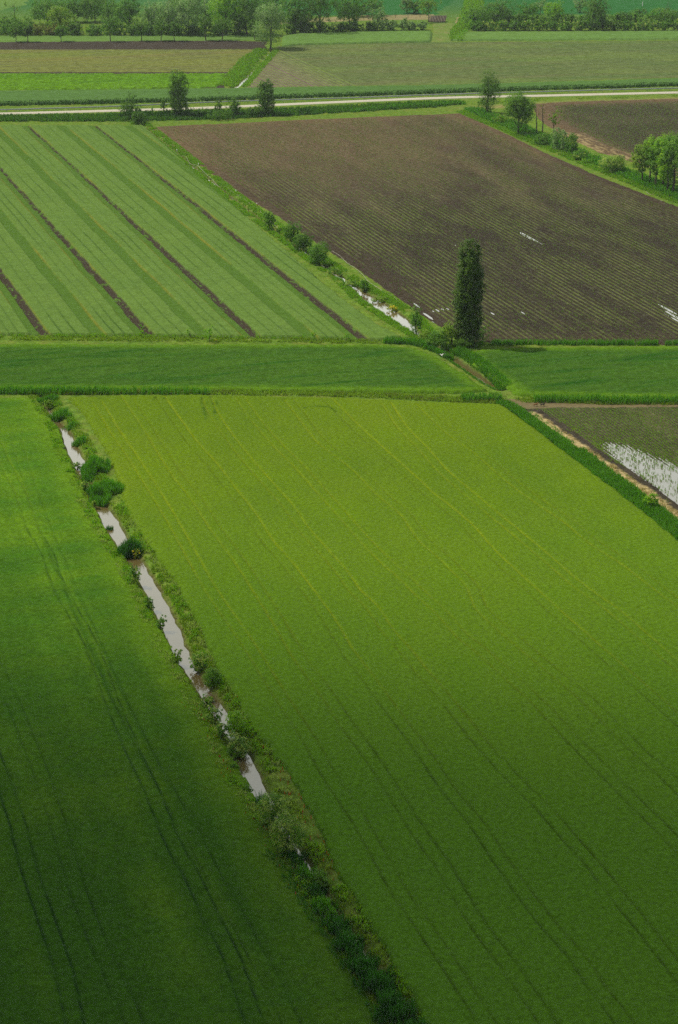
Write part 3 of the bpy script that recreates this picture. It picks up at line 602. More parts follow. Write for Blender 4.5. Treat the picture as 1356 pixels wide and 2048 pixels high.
# road banks
RBK = [(-300,246),(0,238),(240,236),(440,231),(640,222),(860,210),(925,206)]
B = along(RBK, [6,6,8,9,7,6,2], 2.2)
blades('bank_grass', B, 1.0, .42, leaf_mat('bank_grass_blade', (.045, .135, .016), (.13, .22, .028), .45, .18), 'rough dark green grass bank below the pale road', 'grass', lean=.5)
B = along([(240,232),(350,232),(500,230),(620,226)], [5,6,6,3], 1.3); blades('bank_scrub', patchy(B, 6, -.1, 17), 1.5, .5, leaf_mat('scrub_leaf', (.03, .085, .018), (.055, .125, .022), .3, .3), 'dark low scrub between the poplars on the road bank', 'scrub', lean=.5)
B = along([(700,224),(800,214),(925,207)], [1.5,3,3], 2); blades('tall_grass', B, 1.1, .4, L_reed, 'lush tall grass on the bank left of the field entrance', 'grass', lean=.5)
HR = [(-300,217),(0,209.5),(230,205),(440,199),(900,184),(1100,177.5),(1356,170),(1750,163)]
B = along(HR, 3.6, 1.9); blades('hedge_grass', B, .95, .4, leaf_mat('hedgerow_leaf', (.035, .09, .022), (.085, .15, .03), .3, .15), 'low hedge of herbs between guard rail and bluish wheat', 'hedge', lean=.5)
B = along([(940,210),(1060,200),(1356,192),(1700,187)], 2.6, 1.2); blades('verge_grass', patchy(B, 5, -.05, 18), .4, .3, L_grass, 'thin grass verge between the road and the right hand rows', 'grass')
# right diagonal hedge bottom
RD = [(925,222),(960,238),(1010,258),(1060,280),(1110,300),(1160,322),(1210,342),(1270,366),(1356,402),(1500,460)]
B = along([(x+0, y) for x, y in RD], 2.6, 7); blades('verge_grass', patchy(B, 4, -.3, 19), .5, .28, L_bright, 'light green grass edge of the ploughed field under the diagonal tree line', 'grass')
B = along([(x+18, y-4) for x, y in RD], [3,4,4,4,3,3,3,4,4,4], 2.2); blades('undergrowth', B, 1.1, .45, L_reed, 'green undergrowth below the trees on the right diagonal line', 'undergrowth', lean=.5)
# upper ditch grass
B = along([(452,172),(475,150),(500,122),(525,99)], [3.5,4,5,3], 2.2); blades('ditch_grass', B, .8, .4, L_bright, 'bright grass bank left of the far brown ditch', 'grass', lean=.5)
B = along([(490,174),(512,147),(553,100)], [1.5,1.5,1.5], 2.5); blades('ditch_grass', B, .7, .35, L_bright, 'thin bright grass line right of the far brown ditch', 'grass', lean=.5)
B = along([(912,82),(920,62),(938,42),(945,20),(955,-10)], [3,4,5,5,5], 1.0); blades('ditch_grass', B, 1.2, .6, L_bright, 'bright green overgrown ditch beside the grass lane', 'grass', lean=.5)
# seedling rows
def rows(poly, spacing, along_s, h, wd, mat, name, label, keepf=None, z0=.13, sd=1):
    pp = np.array(poly, float); W = G(pp[:, 0], pp[:, 1], .1); u, v = to_uv(W)
    vv = np.arange(math.ceil(v.min()/spacing)*spacing, v.max(), spacing); uu = np.arange(u.min(), u.max(), along_s)
    U_, V_ = np.meshgrid(uu, vv); U_ = U_+rng.uniform(-.5, .5, U_.shape)*along_s; V_ = V_+rng.normal(0, .05, V_.shape)
    X_ = U_*UX+V_*VX; Y_ = U_*UY+V_*VY; P_ = np.stack([X_, Y_], -1).reshape(-1, 2); s = sdf(P_, W)
    k_ = (s > .8); 
    if keepf is not None: k_ &= keepf(U_.ravel(), V_.ravel(), P_[:, 0], P_[:, 1], s)
    P_ = P_[k_]; return blades(name, np.c_[P_, np.full(len(P_), z0)], h, wd, mat, label, 'seedlings', per=2, lean=.6)
rows(P_POLY, 1.48, .5, .24, .30, L_seedp, 'seedling_rows', 'thin rows of pale seedlings across the large ploughed field',
     lambda u, v, x, y, s: (rng.uniform(0, 1, len(u)) < np.clip(.50+.9*fbm(u/25, v/6, 101, 3)+.5*vn(u/9, np.round(v/1.48)*3.1, 104), .04, .95)) & (s > 3))
rows(P_POLY, 1.48, 2.4, .30, .34, L_seed, 'weeds', 'scattered bright weeds among the rows of the large ploughed field',
     lambda u, v, x, y, s: (rng.uniform(0, 1, len(u)) < np.clip(.02+.35*(fbm(u/14, v/7, 102, 3) > .3)*(y < 640)+.3*((s < 4.5)&(y < 640)), 0, 1)))
rows(SB_POLY, .84, .20, .22, .17, leaf_mat('row_plant_leaf', (.16, .27, .02), (.26, .36, .04), .45, .5), 'seedling_rows', 'bright green young plants in rows on the partly flooded brown plot',
     lambda u, v, x, y, s: (pdist(np.stack([x, y], -1), sline)[0] > 3.2) & (rng.uniform(0, 1, len(u)) < np.clip(.95+.45*fbm(u/9, v/4, 103, 2)+.3*vn(u/3, np.round(v/.84)*3.1, 107)-.62*(dips(x, y, DIP_B) > .09), .03, 1)))
rows(RT_POLY, 1.9, .6, .34, .42, L_seedp, 'seedling_rows', 'dense rows of young plants on the far right brown field', lambda u, v, x, y, s: (s > 8) & (rng.uniform(0, 1, len(u)) < .9))

# ------------------------------------------------------------------ trees and shrubs
def leafcloud(lobes, n, size, seed, flower=0.0, shell=.74, flat=0.0):
    """leaf clumps spread through a set of ellipsoid lobes (x, y, z, rx, ry, rz)"""
    r_ = np.random.default_rng(seed); lb = np.array(lobes, float); vol = (lb[:, 3]*lb[:, 4]*lb[:, 5])**.67; pr = vol/vol.sum()
    nc = max(10, int(n/26)); ci = r_.choice(len(lb), nc, p=pr)
    d = r_.normal(size=(nc, 3)); d /= np.linalg.norm(d, axis=1)[:, None]; rad = shell+(1-shell)*r_.uniform(0, 1, nc)**.7; rad *= r_.uniform(.88, 1.14, nc)
    C = lb[ci, :3]+d*rad[:, None]*lb[ci, 3:]; ms = lb[:, 3:].mean()
    cs = np.clip(ms*.17, size*.7, 1.6)*r_.uniform(.6, 1.35, nc)
    k = r_.integers(0, nc, n); e = r_.normal(size=(n, 3))*.62; Pp = C[k]+e*cs[k][:, None]
    nrm = (Pp-lb[ci[k], :3])/lb[ci[k], 3:]; nrm /= np.linalg.norm(nrm, axis=1)[:, None]+1e-6
    nrm = nrm*.8+r_.normal(size=(n, 3))*.42+np.array([0, 0, .55]); nrm /= np.linalg.norm(nrm, axis=1)[:, None]
    a = np.cross(nrm, r_.normal(size=(n, 3))); a /= np.linalg.norm(a, axis=1)[:, None]; b = np.cross(nrm, a)
    s = size*r_.uniform(.55, 1.3, n)[:, None]/2
    Vv = np.stack([Pp-a*s, Pp-b*s*.6, Pp+a*s, Pp+b*s*.6], 1).reshape(-1, 3)
    fl = ((r_.uniform(0, 1, nc)[k] < flower) & (nrm[:, 2] > -.1) & (r_.uniform(0, 1, n) < .75)).astype(float)
    rr = r_.uniform(0, 1, n)*.5+r_.uniform(0, 1, nc)[k]*.5
    return Vv, np.arange(4*n).reshape(-1, 4), {'rnd': np.repeat(rr, 4), 'flw': np.repeat(fl, 4)}
def tubes(segs, ns=6):
    Vv = []; F = []
    for a, b, ra, rb in segs:
        a = Vector(a); b = Vector(b); d = (b-a).normalized(); x = d.orthogonal().normalized(); y = d.cross(x); o = len(Vv)
        for p, r_ in ((a, ra), (b, rb)):
            for i in range(ns): an = 2*math.pi*i/ns; Vv.append(tuple(p+(x*math.cos(an)+y*math.sin(an))*r_))
        F += [(o+i, o+(i+1) % ns, o+ns+(i+1) % ns, o+ns+i) for i in range(ns)]
    return Vv, F
def trunk_mesh(h, r0, spread, seed, forks=6, bare=.3, sub=True, multi=1):
    r_ = random.Random(seed); segs = []
    for q in range(multi):
        p = Vector(((r_.random()-.5)*r0*3*(multi > 1), (r_.random()-.5)*r0*3*(multi > 1), -.15)); n = 6; pts = [p]
        for i in range(n):
            p = p+Vector(((r_.random()-.5)*.07*h*.6, (r_.random()-.5)*.07*h*.6, h*.82/n)); pts.append(p)
        for i in range(n): segs.append((pts[i], pts[i+1], r0*(1-i/n*.8), r0*(1-(i+1)/n*.8)))
        for j in range(forks):
            i = min(n-1, 1+int(bare*n)+int(r_.random()*n*(1-bare))); a0 = r_.random()*6.283; L_ = spread*(.5+.6*r_.random())
            s = pts[i]; m_ = s+Vector((math.cos(a0)*L_*.5, math.sin(a0)*L_*.5, L_*.5)); e = m_+Vector((math.cos(a0)*L_*.4, math.sin(a0)*L_*.4, L_*.6))
            rr = r0*(1-i/n*.8)*.55; segs += [(s, m_, rr, rr*.6), (m_, e, rr*.6, rr*.2)]
            if sub:
                for _ in range(2):
                    a1 = a0+(r_.random()-.5)*2; segs.append((m_, m_+Vector((math.cos(a1), math.sin(a1), .7))*L_*.45, rr*.4, rr*.12))
    return tubes(segs, 6)
def lobes_for(shape, w_, h, seed, bare):
    r_ = random.Random(seed); L_ = []; zb = h*bare
    if shape == 'column':
        n = 9
        for i in range(n):
            f = (i+.5)/n; prof = .80+.24*math.sin(math.pi*min(1, f*.9+.1)); rz = h*(1-bare)/n*1.0
            L_.append(((r_.random()-.5)*w_*.12, (r_.random()-.5)*w_*.12, zb+f*(h-zb)*.97, w_/2*prof*.92*(1 if i < n-1 else .92), w_/2*prof*.92*(1 if i < n-1 else .92), rz*1.05))
    elif shape == 'oval':
        for i in range(9):
            f = r_.random(); a = r_.random()*6.283; q = w_*.20*math.sin(math.pi*(.15+.8*f))
            L_.append((math.cos(a)*q, math.sin(a)*q, zb+(.2+.62*f)*(h-zb), w_*.33, w_*.33, (h-zb)*.20))
        L_.append((0, 0, zb+(h-zb)*.47, w_*.38, w_*.38, (h-zb)*.42))
    elif shape == 'round':
        for i in range(12):
            a = r_.random()*6.283; q = w_*.30*math.sqrt(r_.random()); f = r_.random()
            L_.append((math.cos(a)*q, math.sin(a)*q, zb+(.28+.5*f*(1-q/w_))*(h-zb), w_*.23, w_*.23, (h-zb)*.23))
        L_.append((0, 0, zb+(h-zb)*.45, w_*.36, w_*.36, (h-zb)*.38))
    elif shape == 'spread':
        for i in range(14):
            a = r_.random()*6.283; q = w_*.36*math.sqrt(r_.random()); f = r_.random()
            L_.append((math.cos(a)*q, math.sin(a)*q, zb+(.2+.66*f)*(h-zb), w_*.19, w_*.19, (h-zb)*.17))
    elif shape == 'bush':
        for i in range(9):
            a = r_.random()*6.283; q = w_*.28*math.sqrt(r_.random())
            L_.append((math.cos(a)*q, math.sin(a)*q*.8, h*(.28+.36*r_.random()), w_*.24, w_*.22, h*.30))
        L_.append((0, 0, h*.38, w_*.36, w_*.32, h*.4))
    elif shape == 'hedge':
        for i in range(12):
            L_.append(((i/11-.5)*w_*.9, (r_.random()-.5)*2, h*(.40+.22*r_.random()), w_*.09, 1.8, h*(.28+.14*r_.random())))
    elif shape == 'cone':
        for i in range(6):
            f = i/6; L_.append((0, 0, zb+(f+.1)*(h-zb), w_/2*(1.05-f), w_/2*(1.05-f), (h-zb)*.15))
    return L_
LM = {
 'poplard': leaf_mat('dark_poplar_leaf', (.026, .070, .010), (.115, .200, .018), .26, .5),
 'dark': leaf_mat('dark_leaf', (0.071, 0.170, 0.017), (0.150, 0.281, 0.021), .36, .35),
 'poplar': leaf_mat('poplar_leaf', (0.056, 0.139, 0.015), (0.154, 0.290, 0.022), .26, .5),
 'mid': leaf_mat('mid_leaf', (0.082, 0.204, 0.019), (0.181, 0.343, 0.025), .32, .3),
 'bright': leaf_mat('bright_leaf', (0.154, 0.343, 0.012), (0.307, 0.500, 0.015), .38, .5),
 'olive': leaf_mat('olive_leaf', (0.156, 0.284, 0.019), (0.276, 0.399, 0.030), .32, .3),
 'willow': leaf_mat('willow_leaf', (0.161, 0.285, 0.084), (0.323, 0.458, 0.162), .3, .3),
 'cream': leaf_mat('flowering_leaf', (0.092, 0.225, 0.017), (0.174, 0.333, 0.022), .3, .5, c3=(.42, .50, .10)),
 'creamd': leaf_mat('elder_leaf', (0.065, 0.180, 0.015), (0.131, 0.281, 0.019), .28, .5, c3=(.36, .46, .08)),
 'yellow': leaf_mat('yellow_bloom_leaf', (0.256, 0.364, 0.014), (0.410, 0.472, 0.017), .3, .5, c3=(0.899, 0.725, 0.043)),
 'rust': leaf_mat('rusty_leaf', (0.159, 0.219, 0.025), (0.238, 0.237, 0.042), .3, .4)}
TC = {}
ORD = ['first', 'second', 'third', 'fourth', 'fifth', 'sixth', 'seventh', 'eighth', 'ninth', 'tenth', 'eleventh', 'twelfth', 'thirteenth', 'fourteenth', 'fifteenth', 'sixteenth']
CNT = {}
def nth(label):
    k = CNT.get(label, 0); CNT[label] = k+1; return '%s from the left, %s' % (ORD[k].capitalize(), label)
def make_tree(name, px, py, wpx, hpx, shape, mk, label, cat, group=None, bare=None, n=None, leaf=None, flower=0, seed=None, trunk=True, multi=1, x_y=None):
    x, y = x_y or g(px, py, 0); m_ = mpp(py); w_ = wpx*m_
    dep = math.asin(min(.99, CAM_H/math.sqrt(x*x+y*y+CAM_H*CAM_H))); h = hpx*m_/math.cos(dep)
    if shape in ('bush', 'hedge'): h = max(.5, h - w_*.22*math.sin(dep))
    seed = seed if seed is not None else int(px*7+py*13); big = wpx > 60
    bare = bare if bare is not None else {'column': .03, 'oval': .06, 'round': .22, 'spread': .25, 'bush': 0, 'hedge': 0, 'cone': .03}[shape]
    leaf = leaf or float(np.clip(m_*1.9, .22, .55)); area = math.pi*w_*(h*(1-bare))
    if shape == 'hedge': area = w_*h*3.2
    n = int((n or int(np.clip(area*2.4/(leaf*leaf)*.62, 250, 9500)))*(2.4 if shape in ('bush', 'hedge') else 1.9)); lobe_k = 1.16
    root = bpy.data.objects.new(name, None); col.objects.link(root); z = float(zg(np.array([[x, y]]))[0]); root.location = (x, y, z); root.empty_display_size = 1
    tag(root, label, cat, group)
    shrub = shape in ('bush', 'hedge')
    Vv, F, at = leafcloud([(a_, b_, c_, d_*lobe_k, e_*lobe_k, f_*lobe_k) for a_, b_, c_, d_, e_, f_ in lobes_for(shape, w_, h, seed, bare)], n, leaf, seed, flower)
    Vv[:, 2] = np.maximum(Vv[:, 2], .02)
    mesh('foliage' if shrub else 'crown', Vv, F, LM[mk], root, attrs=at)
    if shrub: tv, tf = trunk_mesh(h*.75, max(.04, h*.02), h*.3, seed, 3, .1, False, 3)
    else: tv, tf = trunk_mesh(h, max(.09, h*.022), w_*.32, seed, 7 if shape in ('round', 'spread') else 4, bare*.8 if bare < .4 else bare, h > 4, multi)
    mesh('stems' if shrub else 'trunk', tv, tf, M_trunk, root, smooth=True)
    return root
T = make_tree
# the tall poplar and the growth at its foot
T('poplar_tree', 936, 690, 50, 196, 'column', 'poplard', 'tall dark columnar poplar standing alone at the ditch junction', 'tree', n=15000, leaf=.42, seed=3)
T('shrub', 904, 690, 44, 50, 'bush', 'olive', 'yellow green shrub hugging the left foot of the tall poplar', 'shrub', leaf=.25)
T('shrub', 966, 684, 34, 36, 'bush', 'mid', 'low loose shrub against the right foot of the tall poplar', 'shrub', n=500)
T('shrub', 938, 694, 62, 28, 'bush', 'dark', 'dark low shrub around the base of the tall poplar', 'shrub')
T('shrub', 873, 696, 51, 48, 'bush', 'mid', 'rounded dark green shrub right above the brown crossing ditch', 'shrub')
T('young_tree', 833, 668, 28, 66, 'oval', 'mid', 'slim young tree on the ditch bank beside the narrow puddle', 'tree')
T('shrub', 851, 681, 43, 31, 'bush', 'olive', 'light green shrub between the slim young tree and the rounded dark shrub', 'shrub')
T('shrub', 539, 459, 33, 39, 'bush', 'mid', 'smallest lone bush at the upper end of the ditch by the striped field', 'shrub')
T('shrub', 587, 478, 40, 44, 'bush', 'mid', 'upper bush of the dark clump on the ditch between striped and ploughed field', 'shrub')
T('shrub', 607, 500, 48, 46, 'bush', 'dark', 'middle bush of the dark clump on the ditch between striped and ploughed field', 'shrub')
T('shrub', 638, 528, 53, 54, 'bush', 'mid', 'lowest and largest bush of the dark clump beside the striped field', 'shrub')
T('shrub', 728, 578, 23, 31, 'bush', 'mid', 'small twiggy bush above the start of the open ditch water', 'shrub')
T('flowering_shrub', 785, 617, 24, 19, 'bush', 'yellow', 'yellow flowering bush right of the open ditch water', 'shrub', flower=.5)
T('shrub', 668, 549, 40, 17, 'bush', 'cream', 'cream tinged bank plants just below the lowest dark bush', 'shrub', flower=.3)
T('shrub', 700, 570, 42, 17, 'bush', 'cream', 'cream tinged bank plants above the small twiggy bush', 'shrub', flower=.3)
T('shrub', 757, 598, 36, 17, 'bush', 'olive', 'yellowish bank plants above the yellow flowering bush', 'shrub')
# saplings in the margin
T('sapling', 419, 684, 24, 36, 'oval', 'bright', 'tallest light green sapling in the margin below the striped field', 'sapling', n=350, leaf=.25)
T('sapling', 285, 672, 16, 22, 'oval', 'bright', 'small sapling at the foot of the second dark soil strip from left', 'sapling', n=200, leaf=.25)
T('sapling', 380, 675, 15, 18, 'oval', 'bright', 'small sapling just left of the tallest margin sapling', 'sapling', n=160, leaf=.25)
T('sapling', 629, 680, 16, 20, 'oval', 'bright', 'small sapling in the margin right of centre of the striped field', 'sapling', n=160, leaf=.25)
T('sapling', 694, 682, 14, 18, 'oval', 'bright', 'sapling at the foot of the rightmost dark soil strip', 'sapling', n=160, leaf=.25)
# road bank trees
T('young_tree', 262, 241, 38, 56, 'oval', 'poplar', 'twin topped bushy tree at the left end of the road bank', 'tree')
T('shrub', 278, 248, 36, 34, 'bush', 'dark', 'dark bush at the right foot of the twin topped tree', 'shrub')
T('sapling', 306, 226, 6, 13, 'oval', 'mid', 'tiny sapling in front of the road between two bank trees', 'sapling', n=120)
T('young_tree', 328, 228, 14, 33, 'oval', 'poplar', 'small slender tree left of the big roadside poplar', 'tree')
T('poplar_tree', 358, 232, 38, 86, 'column', 'poplar', 'tallest dark poplar on the road bank', 'tree', n=7000, leaf=.42)
T('young_tree', 438, 226, 19, 37, 'cone', 'poplar', 'pointed small tree half way between the two roadside poplars', 'tree')
T('shrub', 468, 232, 36, 40, 'bush', 'dark', 'bushy dark tree right of the pointed small roadside tree', 'shrub')
T('shrub', 440, 238, 66, 22, 'bush', 'dark', 'low spreading bush under the pointed small roadside tree', 'shrub')
T('shrub', 508, 233, 38, 24, 'bush', 'dark', 'low round bush left of the oval roadside poplar', 'shrub')
T('shrub', 398, 232, 54, 18, 'bush', 'mid', 'low bush just right of the tallest roadside poplar', 'shrub')
T('poplar_tree', 532, 229, 32, 66, 'column', 'poplar', 'oval shorter poplar at the right end of the bank tree group', 'tree', n=5500, leaf=.42)
# right hand diagonal line
T('tree', 975, 226, 46, 84, 'oval', 'poplar', 'ragged leaning tree beside the sandy field entrance', 'tree', bare=.05)
T('tree', 1036, 268, 60, 84, 'oval', 'mid', 'broad full tree below the ragged tree on the diagonal line', 'tree', n=9000, leaf=.4)
T('shrub', 1000, 246, 36, 20, 'bush', 'olive', 'light shrub between the ragged tree and the broad full tree', 'shrub')
T('shrub', 1056, 270, 28, 14, 'bush', 'bright', 'low bright shrub at the right foot of the broad full tree', 'shrub')
T('bare_tree', 1074, 266, 14, 62, 'spread', 'rust', 'thin almost leafless tree, left one of the bare pair', 'tree', n=60, bare=.3)
T('bare_tree', 1085, 264, 16, 66, 'spread', 'rust', 'thin almost leafless tree, right and taller one of the bare pair', 'tree', n=60, bare=.3)
T('tree', 1107, 266, 34, 50, 'spread', 'olive', 'small feathery pale tree behind the clipped willows', 'tree', bare=.3, n=700)
T('shrub', 1085, 289, 46, 28, 'bush', 'mid', 'green shrub left of the clipped columnar willows', 'shrub')
T('willow_tree', 1113, 299, 23, 42, 'column', 'willow', 'pale columnar willow, left one of three', 'tree', n=2600, leaf=.3)
T('willow_tree', 1127, 302, 17, 40, 'column', 'willow', 'pale columnar willow, narrow middle one of three', 'tree', n=2000, leaf=.3)
T('willow_tree', 1143, 305, 23, 36, 'column', 'mid', 'dark green rounded columnar willow, right one of three', 'tree', n=2600, leaf=.3)
T('flowering_shrub', 1160, 319, 34, 24, 'bush', 'cream', 'small cream tinged bush just right of the columnar willows', 'shrub', flower=.35)
T('elder_bush', 1222, 344, 60, 40, 'bush', 'cream', 'large cream flowering elder bush on the right diagonal line', 'shrub', flower=.62, n=3800, leaf=.3)
T('shrub', 1175, 327, 26, 12, 'bush', 'bright', 'low bright weeds bush left of the large elder', 'shrub')
GT = [(1283,364,36,72,'left edge tree of the thin trunked grove at the right','olive'),(1299,360,34,84,'second thin trunked tree from the left in the grove','bright'),(1312,372,36,82,'third thin trunked tree from the left in the grove','mid'),
      (1327,372,40,100,'tallest tree in the middle of the thin trunked grove','bright'),(1334,384,34,84,'thin trunked grove tree left of the pair at the photo edge','bright'),(1346,386,40,112,'foremost grove tree nearest the right photo edge','mid'),
      (1358,380,44,108,'grove tree cut by the right photo edge','bright'),(1372,398,44,110,'grove tree just past the right photo edge','mid')]
for px, py, ww, hh, lab, mk in GT: T('grove_tree', px, py, ww*1.25, hh*1.05, 'oval', mk, lab, 'tree', 'thin trunked trees of the right hand grove', bare=.24, n=3400, leaf=.42)
T('shrub', 1302, 1016, 36, 38, 'bush', 'bright', 'bright light green bush between reeds and flooded rows', 'shrub', leaf=.22)
# near ditch plants
NB = [(268,1165,26,40,'cream','cream flowering plants on the left bank just below the dark reed clump'),(300,1215,24,30,'mid','first leafy bush on the left bank beside the widest water'),(322,1255,22,32,'mid','second leafy bush on the left bank beside the widest water'),
      (352,1325,26,34,'olive','olive bush on the left bank where the water narrows'),(400,1335,40,44,'cream','cream green bush on the right bank where the water narrows'),(424,1368,44,44,'mid','darker bush on the right bank at the water bend'),
      (413,1412,30,30,'cream','upper part of the cream bush row on the left bank'),(430,1442,34,36,'cream','middle bush of the cream row on the left bank'),(446,1474,34,36,'cream','lowest bush of the cream row on the left bank'),
      (472,1466,42,52,'bright','feathery fresh green bush leaning over the ditch'),(477,1502,46,46,'creamd','rounded cream speckled bush in the ditch below the feathery bush'),(462,1510,22,24,'mid','small bush at the left foot of the rounded cream speckled bush'),
      (549,1648,60,66,'creamd','upper of the two big cream flowering elders in the dark ditch'),(577,1704,64,70,'creamd','lower of the two big cream flowering elders in the dark ditch'),(497,1580,20,22,'mid','small dark bush on the left bank beside the lowest open water'),
      (470,1535,20,20,'mid','tiny bush on the left bank below the brown water'),(155,932,16,18,'cream','tiny cream plant on the left bank of the uppermost water'),(170,978,20,26,'cream','small cream plant at the left edge of the tall light reeds'),
      (96,812,22,22,'olive','pale olive plant at the top end of the near ditch'),(270,1108,20,22,'yellow','yellow flowers at the right edge of the dark reed clump'),(420,1395,20,16,'olive','small olive plant between bend and cream row'),
      (186,1010,18,16,'olive','little olive plant on the left bank above the second water'),(640,1765,44,44,'mid','dark leafy bush in the lower ditch below the elders')]
for px, py, ww, hh, mk, lab in NB:
    k_ = 1.25 if mk in ('creamd', 'bright') else 1.08
    T('bank_bush', px, py, ww*k_, hh*k_*.96, 'bush', mk, lab, 'bush', leaf=.20 if py < 1500 else .17, flower={'cream': .45, 'creamd': .62, 'yellow': .5}.get(mk, 0), n=None)
# reed clumps standing in the near ditch
def clump(px, py, wpx, hpx, mat, label, dens=26, name='reed_clump', deep=1.0):
    x, y = g(px, py, -.6); m_ = mpp(py); rx = wpx*m_/2; n = int(math.pi*rx*rx*deep*dens); h = hpx*m_*.93
    root = bpy.data.objects.new(name, None)
    a = rng.uniform(0, 6.283, n); q = rng.uniform(0, 1, n)**.62*(1+.28*np.cos(3*a+px)+.15*np.cos(5*a+py)); h = h*(1.05-.45*np.clip(q, 0, 1.3))*(.8+.35*fbm(np.cos(a)*q*2+px, np.sin(a)*q*2, 7, 2)*2); B_ = np.c_[np.cos(a)*q*rx, np.sin(a)*q*rx*deep, np.zeros(n)]
    P_ = B_[:, :2]+np.array([x, y]); B_[:, 2] = np.maximum(zg(P_), -.75)
    o = blades(name, B_, np.maximum(h, .15), .10, mat, None, None, lean=.4, per=3, kind=None)
    o.location = (x, y, 0); tag(o, label, 'reeds')
clump(121, 838, 40, 24, L_reed, 'green reed clump at the head of the near ditch')
clump(98, 806, 40, 16, L_reed, 'low reed patch touching the cross ditch at top left')
clump(160, 890, 28, 18, L_reed, 'small reed clump right of the uppermost open water')
clump(188, 945, 58, 28, L_reed, 'light green tall reed mass, upper part, between first and second open water', 26, deep=1.6)
clump(206, 992, 66, 34, L_reed, 'light green tall reed mass, lower part, above the second open water', 26, deep=1.6)
clump(142, 858, 26, 16, L_reed, 'thin low reeds across the water above the uppermost pool', 14)
clump(258, 1110, 46, 42, L_dreed, 'dark green cattail clump filling the ditch between two pools', 34)
clump(219, 1058, 14, 13, L_dreed, 'tiny cattail tuft in the second open water', 30)
clump(524, 1612, 30, 36, L_dreed, 'bluish cattail tuft at the lower end of the lowest pool', 26)
CL = [(598,1735,60,50),(622,1765,56,55),(636,1800,58,45),(655,1840,66,60),(680,1875,70,60),(705,1915,78,80),(730,1955,84,66),(762,1990,92,75),(790,2040,100,85),(830,2095,100,80),(880,2170,110,80),(930,2260,110,80)]
for i, (a, b, c, d) in enumerate(CL):
    clump(a-4, b-10, c*.78, d*.55, L_dreed if i % 2 == 0 else L_reed if i in (1, 3) else L_dreed, ['uppermost', 'second', 'third', 'fourth', 'fifth', 'sixth', 'seventh', 'eighth', 'ninth', 'tenth', 'eleventh', 'twelfth'][i]+' clump down the line of dark reeds filling the lower ditch', 20, deep=1.5)
B = along([(560,1700),(620,1790),(690,1890),(770,2010),(850,2150)], 2.2, 4); blades('dark_sedge', B, .7, .12, L_dreed, 'dark sedge on the floor of the lower ditch', 'sedge')
# poppies
B = bank(D1, 1.3, 3.6, .35, -1, 1400, 1800); B = np.r_[B, bank(D1, 1.3, 3.6, .35, 1, 1400, 1800)]
blades('poppies', B, .5, .14, leaf_mat('poppy_petal', (.45, .02, .01), (.6, .04, .015), .2, .5), 'tiny red poppies scattered along the lower ditch banks', 'flowers', per=1)

# far tree row
RW = [(32,84,36,37,'first round tree of the avenue row from the left, leaning'),(57,84,24,39,'second avenue tree from left, on two thin stems'),(123,83,30,35,'third small round avenue tree, standing alone'),(221,83,38,50,'fourth avenue tree, taller, with clear gap on both sides'),
      (283,82,40,46,'fifth avenue tree from the left'),(322,82,36,42,'sixth avenue tree from the left'),(349,82,34,40,'seventh avenue tree from the left'),(412,81,34,56,'eighth avenue tree, thin trunk'),(444,81,50,48,'ninth avenue tree, broad crown and thick trunk'),(509,80,24,44,'tenth dark avenue tree, just left of the pale willow')]
for px, py, ww, hh, lab in RW: T('avenue_tree', px, py, ww, hh, 'round', 'dark' if px not in (123, 221) else 'mid', lab, 'tree', 'row of small round trees by the dark earth strip', n=1500, leaf=.5, bare=.25, multi=2 if px == 57 else 1)
T('willow_tree', 541, 97, 66, 88, 'oval', 'willow', 'big pale silvery willow at the head of the far brown ditch', 'tree', n=7500, leaf=.5)
# wooded belt behind
BT = [(29,50,30,46,'bare','thin half bare tree rising above the belt at far left'),(8,66,46,34,'mid','low green trees at the left edge of the belt'),(52,68,46,30,'mid','bushy green tree behind the second avenue tree'),
      (122,66,54,50,'olive','yellow green layered tree behind the third avenue tree'),(96,50,60,50,'mid','broad green tree of the back belt left of the yellow green tree'),(150,44,56,50,'mid','green tree of the back belt above the yellow green tree'),
      (190,44,50,48,'dark','dark tree of the back belt above the fourth avenue tree'),(226,52,40,46,'dark','dark narrow tree of the back belt between fourth and fifth avenue trees'),(258,62,50,66,'mid','tall green tree behind the fifth avenue tree'),
      (300,66,34,56,'willow','pale narrow willow behind the sixth avenue tree'),(338,68,52,62,'willow','pale broad willow behind the seventh avenue tree'),(378,69,54,68,'willow','pale full willow between seventh and eighth avenue trees'),
      (412,60,34,66,'willow','pale willow top behind the eighth avenue tree'),(452,68,66,84,'bright','large light green tree behind the ninth avenue tree'),(494,69,54,92,'dark','dark tall tree left of the big silvery willow'),
      (585,66,40,66,'mid','green tree just right of the big silvery willow'),(610,64,50,46,'olive','paler bushy tree at the left end of the dark hedge'),(640,63,100,92,'dark','huge dark spreading tree in the centre of the belt'),
      (698,60,48,64,'mid','upright green tree right of the huge spreading tree'),(745,32,40,36,'mid','isolated round tree in front of the deep green field, top centre'),(718,34,30,20,'dark','dark low tree left of the isolated round tree'),
      (755,60,30,40,'willow','pale pointed willow sapling in the hedge right end'),(812,27,20,30,'willow','narrow pale tree left of the dark tree by the vineyard'),(827,28,22,24,'dark','small dark tree touching the branching tree'),
      (350,18,28,26,'dark','dark tree top in front of the farthest green field, left one'),(392,14,34,24,'dark','dark tree top in front of the farthest green field, right one'),(545,30,60,40,'mid','green trees behind the big silvery willow'),(190,24,60,30,'mid','green trees of the back row above the fourth avenue tree'),(110,30,40,30,'mid','back row tree above the field edge')]
